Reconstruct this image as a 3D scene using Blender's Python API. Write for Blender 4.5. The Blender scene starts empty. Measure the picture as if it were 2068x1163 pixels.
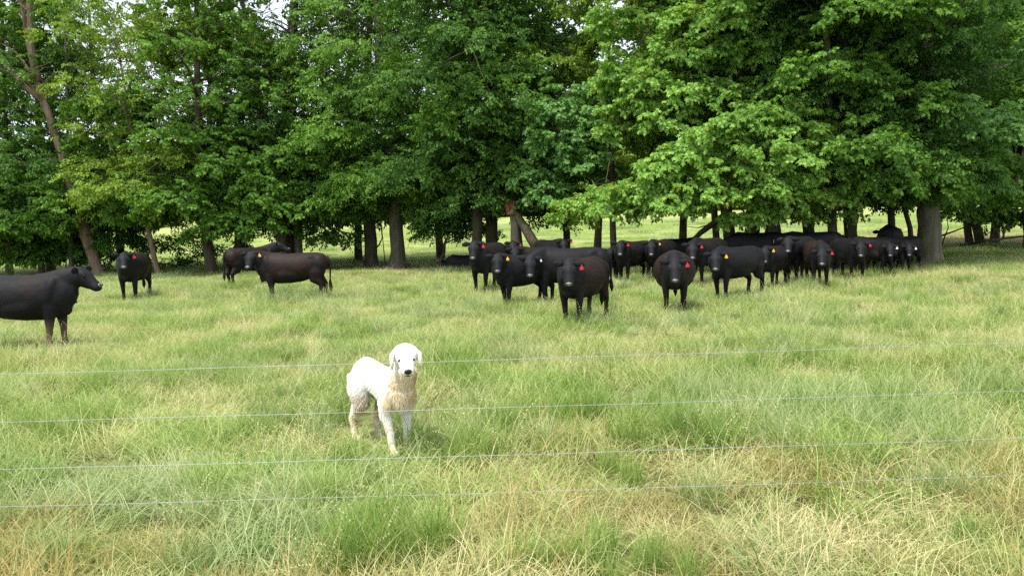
import bpy, math, random
import numpy as np
from mathutils import Vector, Matrix, noise

rng = np.random.default_rng(7)
random.seed(7)
R = math.radians
scene = bpy.context.scene
COL = scene.collection

# ------------------------------------------------------------------ camera
H = 1.9
FPX, CX, CY, YH = 1608.0, 1034.0, 581.5, 455.0
alpha = math.atan((CY - YH) / FPX)
rho = R(1.77)
F = Vector((0, math.cos(alpha), -math.sin(alpha)))
R0 = Vector((1, 0, 0)); U0 = Vector((0, math.sin(alpha), math.cos(alpha)))
CR = R0 * math.cos(rho) - U0 * math.sin(rho)
CU = U0 * math.cos(rho) + R0 * math.sin(rho)
cam_d = bpy.data.cameras.new("camera"); cam = bpy.data.objects.new("camera", cam_d); COL.objects.link(cam)
cam_d.sensor_width = 36; cam_d.lens = 36 * FPX / 2068.0; cam_d.clip_end = 3000; cam_d.clip_start = 0.05
m = Matrix((CR, CU, -F)).transposed().to_4x4(); m.translation = Vector((0, 0, H)); cam.matrix_world = m
scene.camera = cam

# ------------------------------------------------------------------ sky, sun, exposure
SUN_EL, SUN_AZ = R(67), R(220)          # azimuth clockwise from +Y: the sun is behind the camera, to its left
world = bpy.data.worlds.new("World"); scene.world = world; world.use_nodes = True
nt = world.node_tree; nt.nodes.clear()
wo = nt.nodes.new("ShaderNodeOutputWorld"); bg = nt.nodes.new("ShaderNodeBackground")
sky = nt.nodes.new("ShaderNodeTexSky"); sky.sky_type = 'NISHITA'; sky.sun_disc = False
sky.sun_elevation = SUN_EL; sky.sun_rotation = SUN_AZ; sky.air_density = 1.0; sky.dust_density = 1.5
tc = nt.nodes.new("ShaderNodeTexCoord"); mp = nt.nodes.new("ShaderNodeMapping"); mp.inputs['Scale'].default_value = (1, 1, 2.5)
nz = nt.nodes.new("ShaderNodeTexNoise"); nz.inputs['Scale'].default_value = 2.2; nz.inputs['Detail'].default_value = 6
rp = nt.nodes.new("ShaderNodeValToRGB"); rp.color_ramp.elements[0].position = .30; rp.color_ramp.elements[0].color = (.45,) * 3 + (1,)
rp.color_ramp.elements[1].position = .62; rp.color_ramp.elements[1].color = (.95,) * 3 + (1,)
mx = nt.nodes.new("ShaderNodeMix"); mx.data_type = 'RGBA'
mx.inputs['B'].default_value = (9.0, 9.5, 10.4, 1)
nt.links.new(tc.outputs['Generated'], mp.inputs['Vector']); nt.links.new(mp.outputs['Vector'], nz.inputs['Vector'])
nt.links.new(nz.outputs['Fac'], rp.inputs['Fac']); nt.links.new(rp.outputs['Color'], mx.inputs['Factor'])
nt.links.new(sky.outputs['Color'], mx.inputs['A']); nt.links.new(mx.outputs['Result'], bg.inputs['Color'])
bg.inputs['Strength'].default_value = 0.09
nt.links.new(bg.outputs['Background'], wo.inputs['Surface'])
sd = bpy.data.lights.new("sun", 'SUN'); sd.energy = 3.6; sd.angle = R(13); sd.color = (1, .95, .86)
sun = bpy.data.objects.new("sun", sd); COL.objects.link(sun)
sdir = Vector((math.sin(SUN_AZ) * math.cos(SUN_EL), math.cos(SUN_AZ) * math.cos(SUN_EL), math.sin(SUN_EL)))
sun.rotation_euler = sdir.to_track_quat('Z', 'Y').to_euler(); sun.location = (-10, -10, 40)
scene.view_settings.view_transform = 'Standard'; scene.view_settings.look = 'None'
scene.view_settings.exposure = 0.85; scene.view_settings.gamma = 1
scene.cycles.max_bounces = 7; scene.cycles.diffuse_bounces = 4; scene.cycles.transmission_bounces = 4; scene.cycles.transparent_max_bounces = 4
scene.cycles.use_denoising = False

# ------------------------------------------------------------------ helpers
def fbm(x, y, s, seed=0.0, o=3):
    return noise.fractal(Vector((x * s + seed, y * s - seed, seed * .37)), 1.0, 2.0, o)

def ground_z(x, y):
    t = (y - 50) / 7.0
    sp = 7.0 * (math.log1p(math.exp(t)) if t < 30 else t)
    z = 0.034 * sp
    if y > 260: z -= 0.034 * (y - 260) * .75
    z += .035 * math.sin(x * .35 + 1) * math.cos(y * .3) + .02 * math.sin(x * 1.1 + y * .8)
    return z

def ray(px, py):
    return (F * FPX + CR * (px - CX) + CU * (CY - py))
def P(px, py, depth):                     # point seen at a pixel of the photograph, `depth` metres out
    d = ray(px, py); return Vector((0, 0, H)) + d * (depth / d.y)
def G(px, py):                            # where a sight line meets the ground
    d = ray(px, py); d = d / d.y; s = 2.0
    while s < 250:
        p = Vector((0, 0, H)) + d * s
        if p.z <= ground_z(p.x, p.y): break
        s += .05
    p = Vector((0, 0, H)) + d * s; p.z = ground_z(p.x, p.y); return p

def new_mat(name):
    mt = bpy.data.materials.new(name); mt.use_nodes = True; n = mt.node_tree
    return mt, n, n.nodes["Principled BSDF"], n.nodes["Material Output"]
def N(n, t, **k):
    x = n.nodes.new(t)
    for a, b in k.items(): setattr(x, a, b)
    return x
def ramp(n, src, stops):
    r = N(n, "ShaderNodeValToRGB"); e = r.color_ramp.elements
    while len(e) > 1: e.remove(e[0])
    e[0].position = stops[0][0]; e[0].color = (*stops[0][1], 1)
    for p_, c in stops[1:]: q = e.new(p_); q.color = (*c, 1)
    n.links.new(src, r.inputs['Fac']); return r.outputs['Color']
def mixc(n, fac, a, b, mode='MIX'):
    x = N(n, "ShaderNodeMix", data_type='RGBA', blend_type=mode)
    for s, v in (('Factor', fac), ('A', a), ('B', b)):
        i = [q for q in x.inputs if q.name == s and q.enabled][0]
        if hasattr(v, 'links') or isinstance(v, bpy.types.NodeSocket): n.links.new(v, i)
        elif isinstance(v, (int, float)): i.default_value = v
        else: i.default_value = (*v, 1)
    return [o for o in x.outputs if o.enabled][0]
def mth(n, op, a, b=0.0, c=None):
    x = N(n, "ShaderNodeMath", operation=op)
    for i, v in enumerate((a, b) if c is None else (a, b, c)):
        if isinstance(v, bpy.types.NodeSocket): n.links.new(v, x.inputs[i])
        else: x.inputs[i].default_value = v
    return x.outputs[0]
def noise_fac(n, scale, detail=3, vec=None):
    x = N(n, "ShaderNodeTexNoise"); x.inputs['Scale'].default_value = scale; x.inputs['Detail'].default_value = detail
    if vec is None: vec = N(n, "ShaderNodeNewGeometry").outputs['Position']
    n.links.new(vec, x.inputs['Vector']); return x.outputs['Fac']

def link(name, me, mats, parent=None, smooth=False):
    o = bpy.data.objects.new(name, me); COL.objects.link(o)
    if parent is not None: o.parent = parent
    for mt in (mats if isinstance(mats, (list, tuple)) else [mats]):
        if mt is not None and len(me.materials) < (len(mats) if isinstance(mats, (list, tuple)) else 1): me.materials.append(mt)
    if smooth and len(me.polygons): me.polygons.foreach_set("use_smooth", [True] * len(me.polygons))
    return o
def tag(o, label=None, cat=None, group=None, kind=None):
    if label: o['label'] = label
    if cat: o['category'] = cat
    if group: o['group'] = group
    if kind: o['kind'] = kind
    return o
def empty(name, loc, rz=0.0, s=1.0):
    o = bpy.data.objects.new(name, None); COL.objects.link(o); o.location = loc; o.rotation_euler = (0, 0, rz)
    o.scale = (s, s, s); o.empty_display_size = .3; return o

class MB:
    """collects geometry for one mesh"""
    def __init__(s): s.v = []; s.f = []; s.m = []
    def loft(s, rings, cap=True, mi=0):
        k = len(rings[0]); b = len(s.v)
        for r_ in rings: s.v += [tuple(q) for q in r_]
        for i in range(len(rings) - 1):
            for j in range(k):
                a = b + i * k + j; c = b + i * k + (j + 1) % k
                s.f.append((a, c, c + k, a + k)); s.m.append(mi)
        if cap:
            s.f.append(tuple(b + j for j in range(k))[::-1]); s.f.append(tuple(b + (len(rings) - 1) * k + j for j in range(k))); s.m += [mi, mi]
    def tube(s, pts, rad, k=8, up=(0, 0, 1), mi=0, cap=True, wob=0.0):
        """rad: radius or (side, up) per point"""
        pts = [Vector(p) for p in pts]; rings = []
        for i, p in enumerate(pts):
            t = (pts[min(i + 1, len(pts) - 1)] - pts[max(i - 1, 0)]).normalized()
            u = Vector(up); u = u - t * u.dot(t)
            if u.length < .15: u = Vector((1, 0, 0)) - t * t.x
            u.normalize(); sd_ = t.cross(u)
            r_ = rad[i]; ra, rb = (r_ if isinstance(r_, tuple) else (r_, r_))
            rings.append([p + sd_ * math.cos(a) * ra * (1 + wob * math.sin(3 * a + i)) + u * math.sin(a) * rb * (1 + wob * math.cos(2 * a + i * 1.3)) for a in (2 * math.pi * j / k for j in range(k))])
        s.loft(rings, cap, mi)
    def ellipsoid(s, c, ax, k=10, n=7, mi=0):
        c = Vector(c); X, Y, Z = ax; rings = []
        for i in range(n + 1):
            th = math.pi * (i + .02) / (n + .04); rings.append([c + Z * math.cos(th) + (X * math.cos(a) + Y * math.sin(a)) * math.sin(th) for a in (2 * math.pi * j / k for j in range(k))])
        s.loft(rings[::-1], True, mi)
    def mesh(s, name):
        me = bpy.data.meshes.new(name); me.from_pydata(s.v, [], s.f); me.polygons.foreach_set("material_index", s.m); me.update(); return me

# ------------------------------------------------------------------ materials
def ground_material():
    mt, n, b, out = new_mat("field_ground")
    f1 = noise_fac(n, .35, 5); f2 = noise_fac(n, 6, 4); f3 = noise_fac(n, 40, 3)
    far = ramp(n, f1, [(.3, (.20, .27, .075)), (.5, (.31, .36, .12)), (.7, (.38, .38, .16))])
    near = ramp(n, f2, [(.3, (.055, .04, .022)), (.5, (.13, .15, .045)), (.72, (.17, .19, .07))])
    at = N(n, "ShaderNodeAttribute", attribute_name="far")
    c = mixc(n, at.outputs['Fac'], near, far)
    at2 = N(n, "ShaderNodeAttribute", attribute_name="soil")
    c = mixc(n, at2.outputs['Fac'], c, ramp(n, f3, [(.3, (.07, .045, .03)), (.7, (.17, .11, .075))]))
    n.links.new(c, b.inputs['Base Color']); b.inputs['Roughness'].default_value = .95; b.inputs['Specular IOR Level'].default_value = .1
    bp = N(n, "ShaderNodeBump"); bp.inputs['Strength'].default_value = .6; bp.inputs['Distance'].default_value = .08
    n.links.new(f3, bp.inputs['Height']); n.links.new(bp.outputs['Normal'], b.inputs['Normal'])
    return mt

def leafy_material(name, c0, c1, c2, trans=.35, tcol=None, rough=.55, spec=.25, patch=.5, patchcol=None):
    """c0..c2 run over the leaf-to-leaf variation stored in attribute v; `patch` blends world-scale variation"""
    mt, n, b, out = new_mat(name)
    v = N(n, "ShaderNodeAttribute", attribute_name="v").outputs['Fac']
    oi = N(n, "ShaderNodeObjectInfo").outputs['Random']
    w = noise_fac(n, patch, 3)
    t = mth(n, 'ADD', mth(n, 'MULTIPLY', v, .75), mth(n, 'ADD', mth(n, 'MULTIPLY', oi, .15), mth(n, 'MULTIPLY', mth(n, 'SUBTRACT', w, .42), 1.0)))
    c = ramp(n, t, [(.05, c0), (.5, c1), (.95, c2)])
    if patchcol:
        c = mixc(n, ramp(n, v, [(.93, (0, 0, 0)), (.95, (1, 1, 1))]), c, patchcol)
    n.links.new(c, b.inputs['Base Color']); b.inputs['Roughness'].default_value = rough; b.inputs['Specular IOR Level'].default_value = spec
    tr = N(n, "ShaderNodeBsdfTranslucent"); c2_ = mixc(n, 1.0, c, tcol or (1.25, 1.2, .55), 'MULTIPLY'); n.links.new(c2_, tr.inputs['Color'])
    mx_ = N(n, "ShaderNodeMixShader"); mx_.inputs['Fac'].default_value = trans
    n.links.new(b.outputs[0], mx_.inputs[1]); n.links.new(tr.outputs[0], mx_.inputs[2]); n.links.new(mx_.outputs[0], out.inputs['Surface'])
    return mt

def bark_material(name, c0, c1, moss=0.0):
    mt, n, b, out = new_mat(name)
    tcn = N(n, "ShaderNodeTexCoord"); mp_ = N(n, "ShaderNodeMapping"); mp_.inputs['Scale'].default_value = (9, 9, 1.6)
    n.links.new(tcn.outputs['Object'], mp_.inputs['Vector'])
    f = noise_fac(n, 1.0, 6, mp_.outputs['Vector']); f2 = noise_fac(n, 1.3, 3)
    c = ramp(n, f, [(.3, c0), (.68, c1)])
    c = mixc(n, ramp(n, f2, [(.45, (0, 0, 0)), (.62, (1, 1, 1))]), c, mixc(n, .5, c, (.10, .12, .05))) if moss else c
    n.links.new(c, b.inputs['Base Color']); b.inputs['Roughness'].default_value = .9; b.inputs['Specular IOR Level'].default_value = .15
    bp = N(n, "ShaderNodeBump"); bp.inputs['Strength'].default_value = .8; bp.inputs['Distance'].default_value = .03
    n.links.new(f, bp.inputs['Height']); n.links.new(bp.outputs['Normal'], b.inputs['Normal']); return mt

def plain(name, col, rough=.6, spec=.3, metal=0.0, nscale=None, amt=.25):
    mt, n, b, out = new_mat(name)
    if nscale:
        f = noise_fac(n, nscale, 4, N(n, "ShaderNodeTexCoord").outputs['Object'])
        d = tuple(q * (1 - amt) for q in col); l = tuple(min(1, q * (1 + amt)) for q in col)
        n.links.new(ramp(n, f, [(.3, d), (.7, l)]), b.inputs['Base Color'])
    else: b.inputs['Base Color'].default_value = (*col, 1)
    b.inputs['Roughness'].default_value = rough; b.inputs['Specular IOR Level'].default_value = spec; b.inputs['Metallic'].default_value = metal
    return mt

M = {}
M['ground'] = ground_material()
M['maple'] = leafy_material("maple_leaf_light", (.12, .25, .035), (.22, .41, .075), (.34, .55, .13), .42, patchcol=(.42, .38, .06))
M['maple_blue'] = leafy_material("maple_leaf_cool", (.085, .21, .05), (.16, .33, .085), (.25, .44, .13), .4)
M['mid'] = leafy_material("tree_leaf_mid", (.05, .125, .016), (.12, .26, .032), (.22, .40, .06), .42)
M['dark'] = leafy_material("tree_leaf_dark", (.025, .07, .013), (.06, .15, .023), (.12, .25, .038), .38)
M['olive'] = leafy_material("tree_leaf_olive", (.08, .15, .016), (.19, .31, .038), (.31, .44, .06), .42)
M['bark_grey'] = bark_material("bark_grey", (.10, .085, .065), (.23, .20, .16), 1)
M['bark_dark'] = bark_material("bark_dark", (.04, .03, .022), (.11, .085, .065), 1)
M['bark_pale'] = bark_material("bark_pale", (.16, .11, .075), (.32, .235, .17))
M['splinter'] = plain("splintered_heartwood", (.27, .10, .055), .8, .1, nscale=14, amt=.5)
M['wire'] = plain("galvanised_wire", (.36, .39, .43), .45, .4, .2)
M['post'] = plain("weathered_post", (.33, .28, .2), .9, .1, nscale=12)
M['g_pale'] = leafy_material("grass_pale", (.21, .27, .075), (.36, .41, .15), (.54, .54, .27), .35, (1.1, 1.1, .7), .6, .2, .9)
M['g_green'] = leafy_material("grass_green", (.12, .21, .04), (.22, .34, .075), (.38, .47, .15), .35, (1.1, 1.15, .6), .5, .3, 1.2)
M['g_blue'] = leafy_material("grass_blue_green", (.16, .25, .075), (.29, .38, .14), (.46, .50, .27), .35, (1.0, 1.1, .7), .5, .3, 1.2)
M['g_straw'] = leafy_material("grass_straw", (.24, .23, .085), (.44, .41, .18), (.64, .58, .34), .3, (1.1, 1.0, .6), .65, .2, 1.5)
M['g_orange'] = leafy_material("grass_orange", (.17, .18, .055), (.32, .30, .105), (.47, .39, .16), .35, (1.2, 1.0, .5), .6, .2, 1.5)
M['seed'] = leafy_material("seed_head", (.36, .36, .16), (.52, .50, .26), (.66, .60, .38), .3, (1.1, 1.05, .7), .6, .2, 1.5)

# ------------------------------------------------------------------ field
SOIL = [(G(1790, 572), 2.6, .5), (G(1880, 545), 2.0, .6), (G(905, 551), 1.8, .8), (G(740, 552), 2.5, .6), (G(1380, 575), 3, .35), (G(1960, 480), 6, .75), (G(1660, 585), 3, .35), (G(2010, 575), 2.5, .6)]
def soil_at(x, y):
    s = 0.0
    for c, r_, a in SOIL:
        d = math.hypot(x - c.x, (y - c.y) * .6) / r_
        if d < 1.3: s = max(s, a * min(1, (1.3 - d) * 2))
    if s > 0: s *= .55 + .9 * max(0, .5 + fbm(x, y, .8, 3.3))
    return min(1, s)
ys = np.concatenate([np.arange(-6, 60, .5), np.arange(60, 270, 5), np.array([300, 400, 600, 1000, 1600])])
xs = np.concatenate([np.array([-1500, -800, -400, -200, -120]), np.arange(-80, -36, 4), np.arange(-36, 36.1, .6), np.arange(40, 81, 4), np.array([120, 200, 400, 800, 1500])])
vv, far_a, soil_a = [], [], []
for y in ys:
    for x in xs:
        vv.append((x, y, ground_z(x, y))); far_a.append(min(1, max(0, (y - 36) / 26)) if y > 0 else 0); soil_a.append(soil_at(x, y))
nx = len(xs)
ff = [(j * nx + i, j * nx + i + 1, (j + 1) * nx + i + 1, (j + 1) * nx + i) for j in range(len(ys) - 1) for i in range(nx - 1)]
me = bpy.data.meshes.new("field"); me.from_pydata(vv, [], ff); me.update()
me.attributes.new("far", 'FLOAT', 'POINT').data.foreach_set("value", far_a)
me.attributes.new("soil", 'FLOAT', 'POINT').data.foreach_set("value", soil_a)
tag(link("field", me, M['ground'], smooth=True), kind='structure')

# ------------------------------------------------------------------ scattering through geometry nodes
def proto(name, me, mat):
    o = bpy.data.objects.new(name, me); me.materials.clear(); me.materials.append(mat); return o     # never linked to the scene
_trees = {}
def scatter_group(protos):
    key = tuple(p.name for p in protos)
    if key in _trees: return _trees[key]
    g = bpy.data.node_groups.new("scatter", 'GeometryNodeTree')
    g.interface.new_socket("Geometry", in_out='INPUT', socket_type='NodeSocketGeometry'); g.interface.new_socket("Geometry", in_out='OUTPUT', socket_type='NodeSocketGeometry')
    gi = N(g, "NodeGroupInput"); go = N(g, "NodeGroupOutput"); j = N(g, "GeometryNodeJoinGeometry")
    for p_ in reversed(protos):
        oi = N(g, "GeometryNodeObjectInfo"); oi.inputs['Object'].default_value = p_; oi.inputs['As Instance'].default_value = True
        g.links.new(oi.outputs['Geometry'], j.inputs[0])
    ip = N(g, "GeometryNodeInstanceOnPoints"); ip.inputs['Pick Instance'].default_value = True
    def na(nm, ty):
        x = N(g, "GeometryNodeInputNamedAttribute", data_type=ty); x.inputs['Name'].default_value = nm; return [o for o in x.outputs if o.enabled and o.name == 'Attribute'][0]
    g.links.new(gi.outputs[0], ip.inputs['Points']); g.links.new(j.outputs[0], ip.inputs['Instance'])
    g.links.new(na("idx", 'INT'), ip.inputs['Instance Index']); g.links.new(na("rot", 'FLOAT_VECTOR'), ip.inputs['Rotation']); g.links.new(na("scl", 'FLOAT_VECTOR'), ip.inputs['Scale'])
    g.links.new(ip.outputs[0], go.inputs[0]); _trees[key] = g; return g
def scatter(name, pos, rot, scl, idx, protos, parent=None):
    me = bpy.data.meshes.new(name); me.from_pydata([tuple(p_) for p_ in pos], [], []); me.update()
    me.attributes.new("rot", 'FLOAT_VECTOR', 'POINT').data.foreach_set("vector", np.asarray(rot, dtype=np.float32).ravel())
    s = np.asarray(scl, dtype=np.float32)
    if s.ndim == 1: s = np.repeat(s[:, None], 3, 1)
    me.attributes.new("scl", 'FLOAT_VECTOR', 'POINT').data.foreach_set("vector", s.ravel())
    me.attributes.new("idx", 'INT', 'POINT').data.foreach_set("value", np.asarray(idx, dtype=np.int32))
    o = link(name, me, [], parent); md = o.modifiers.new("scatter", 'NODES'); md.node_group = scatter_group(protos); return o

# ------------------------------------------------------------------ leaves
MAPLE = [(0, 0), (.02, -.34), (.24, -.20), (.46, -.52), (.58, -.19), (1, 0), (.58, .19), (.46, .52), (.24, .20), (.02, .34)]
OVAL = [(0, 0), (.25, -.24), (.62, -.26), (1, 0), (.62, .26), (.25, .24)]
def spray_mesh(name, outline, n_leaf, L, leaf, seed, width=.5):
    rg = random.Random(seed); v, f, vals = [], [], []
    def put(shape, M4, val):
        b = len(v)
        for (x, y) in shape: v.append(tuple(M4 @ Vector((x, y, -.30 * abs(y) - .22 * x * x)))); vals.append(val)
        f.append(tuple(range(b, b + len(shape))))
    twigs = [(Vector((0, 0, 0)), 0.0, L)]
    for k in range(4):
        s_ = 1 if k % 2 else -1; twigs.append((Vector((L * (.15 + .2 * k), 0, 0)), s_ * R(rg.uniform(35, 60)), L * width * rg.uniform(.7, 1.1)))
    for (o, a, l) in twigs:                                    # twig stems
        d = Vector((math.cos(a), math.sin(a), -.12)); b = len(v); w = Vector((-math.sin(a), math.cos(a), 0)) * .006
        v += [tuple(o - w), tuple(o + w), tuple(o + d * l)]; vals += [0, 0, 0]; f.append((b, b + 1, b + 2))
    per = n_leaf // 5
    for (o, a, l) in twigs:
        for q in range(per):
            t = (q + rg.uniform(.3, 1)) / per; p_ = o + Vector((math.cos(a), math.sin(a), -.12 * t)) * (l * t)
            sd_ = 1 if q % 2 else -1; yaw = a + sd_ * R(rg.uniform(20, 85)) * (1 - .6 * t); sz = leaf * rg.uniform(.65, 1.15)
            Mx = Matrix.Translation(p_ + Vector((0, 0, rg.uniform(-.03, .03)))) @ Matrix.Rotation(yaw, 4, 'Z') @ Matrix.Rotation(R(rg.uniform(5, 60)), 4, 'Y') @ Matrix.Rotation(R(rg.uniform(-35, 35)), 4, 'X') @ Matrix.Scale(sz, 4)
            put(outline, Mx, rg.random())
    me = bpy.data.meshes.new(name); me.from_pydata(v, [], f); me.update()
    me.attributes.new("v", 'FLOAT', 'POINT').data.foreach_set("value", vals); return me
SPR = {}
_maple_m = [spray_mesh("maple_spray", MAPLE, 25, .55, .155, s) for s in (1, 2, 3)]
_oval_m = [spray_mesh("leaf_spray", OVAL, 30, .6, .12, s, .6) for s in (4, 5, 6)]
_far_m = [spray_mesh("far_spray", OVAL, 30, 1.6, .42, s, .6) for s in (7, 8)]
for key, meshes in (('maple', _maple_m), ('maple_blue', _maple_m), ('mid', _maple_m), ('mid_oval', _oval_m), ('dark', _oval_m), ('olive', _oval_m), ('far', _far_m)):
    mt = M['mid' if key == 'mid_oval' else 'olive' if key == 'far' else key]
    SPR[key] = [proto("spray_" + key, q.copy(), mt) for q in meshes]

def bough_points(c, rad, n, rg, droop=1.0):
    """sprays on the upper, outer shell of an uneven cloud"""
    d = rg.normal(size=(n, 3)); d /= np.linalg.norm(d, axis=1)[:, None]
    d[:, 2] = np.where(d[:, 2] < -.25, -d[:, 2] * .6, d[:, 2])
    r_ = rg.uniform(.45, 1.0, n) ** .6
    ph = np.arctan2(d[:, 1], d[:, 0]); lump = 1 + .22 * np.sin(ph * 3 + c[0] * 5) + .15 * np.sin(ph * 7 + c[2] * 9)
    p_ = np.array(c)[None] + d * r_[:, None] * np.array(rad)[None] * lump[:, None]
    p_[:, 2] -= .18 * droop * (np.hypot(d[:, 0], d[:, 1]) * r_) ** 2 * rad[0]
    yaw = np.arctan2(d[:, 1], d[:, 0]) + rg.normal(0, .55, n)
    pit = R(12) * droop + np.clip(-d[:, 2] + .55, 0, 1.4) * .45 + rg.normal(0, .28, n)
    rol = rg.normal(0, .4, n)
    return p_, np.stack([rol, pit, yaw], 1)

trees_made = []
# trunks the photograph shows bare: no sprays hang right in front of them
BARE = [([(200, 556), (175, 480), (135, 350), (97, 225), (72, 160), (45, 0)], 13, .92, 41), ([(88, 205), (45, 170), (0, 130)], 9, .9, 41), ([(320, 556), (296, 460)], 9, .9, 40), ([(428, 552), (415, 460), (402, 330)], 12, .6, 40),
        ([(483, 540), (478, 440)], 10, .8, 42), ([(455, 300), (465, 380)], 8, .7, 42), ([(571, 545), (565, 470)], 12, .9, 41), ([(605, 543), (600, 470)], 12, .9, 41), ([(752, 541), (744, 430)], 16, .95, 41), ([(804, 541), (798, 400)], 18, .95, 41),
        ([(735, 290), (742, 380)], 8, .6, 41), ([(1043, 540), (1034, 400)], 22, .97, 36.5), ([(1045, 430), (1090, 510)], 14, .97, 36), ([(1878, 534), (1876, 430)], 26, .95, 33), ([(765, 0), (770, 130)], 9, .6, 41), ([(1010, 60), (1018, 140)], 7, .6, 40), ([(520, 0), (545, 120)], 8, .6, 41), ([(1320, 452), (1370, 470), (1440, 455)], 18, .8, 36)]
# openings through the grove where the sky shows: (X, Z, rx, rz, share of sprays missing)
def opening(px, py, rx, ry, f=.85):
    p_ = P(px, py, 41.5); k = 41.5 / FPX; return (p_.x, p_.z, rx * k, ry * k, f)
OPEN = [opening(*a) for a in [(560, 30, 50, 40), (610, 90, 26, 26), (1222, 95, 34, 60), (1200, 190, 20, 24), (285, 150, 50, 26), (440, 165, 60, 22), (490, 195, 26, 20), (370, 250, 40, 20, .7), (150, 150, 30, 30, .7), (20, 200, 24, 30), (330, 25, 50, 22, .7), (640, 190, 22, 30, .7),
        (900, 50, 26, 16, .7), (870, 160, 14, 14, .7), (1060, 130, 22, 22, .7), (1075, 45, 24, 22, .7), (700, 110, 24, 22, .7), (980, 15, 30, 12, .7), (1770, 150, 16, 14), (2030, 15, 20, 14), (1670, 10, 14, 20), (240, 320, 20, 14, .6), (160, 60, 26, 20, .6), (480, 330, 30, 30, .7), (720, 190, 14, 14, .6), (1090, 170, 20, 16, .8)]]
def keep_mask(W, rg):
    keep = np.ones(len(W), bool); rr_ = rg.random(len(W)); F_, R_, U_ = np.array(F), np.array(CR), np.array(CU); q = W - np.array([0, 0, H])
    dz = q @ F_; px = CX + FPX * (q @ R_) / dz; py = CY - FPX * (q @ U_) / dz
    for pl, hw, f, dep in BARE:
        for (x0, y0), (x1, y1) in zip(pl, pl[1:]):
            t = np.clip(((px - x0) * (x1 - x0) + (py - y0) * (y1 - y0)) / ((x1 - x0) ** 2 + (y1 - y0) ** 2), 0, 1)
            d_ = np.hypot(px - x0 - t * (x1 - x0), py - y0 - t * (y1 - y0)); keep &= ~((d_ < hw) & (W[:, 1] < dep) & (rr_ < f))
    for X, Z, rx, rz, f in OPEN:
        e = np.sqrt(((W[:, 0] - X) / rx) ** 2 + ((W[:, 2] - Z) / rz) ** 2) + .25 * np.sin(W[:, 0] * 7) * np.cos(W[:, 2] * 6)
        keep &= ~((e < 1) & (rr_ < f))
    return keep
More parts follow.
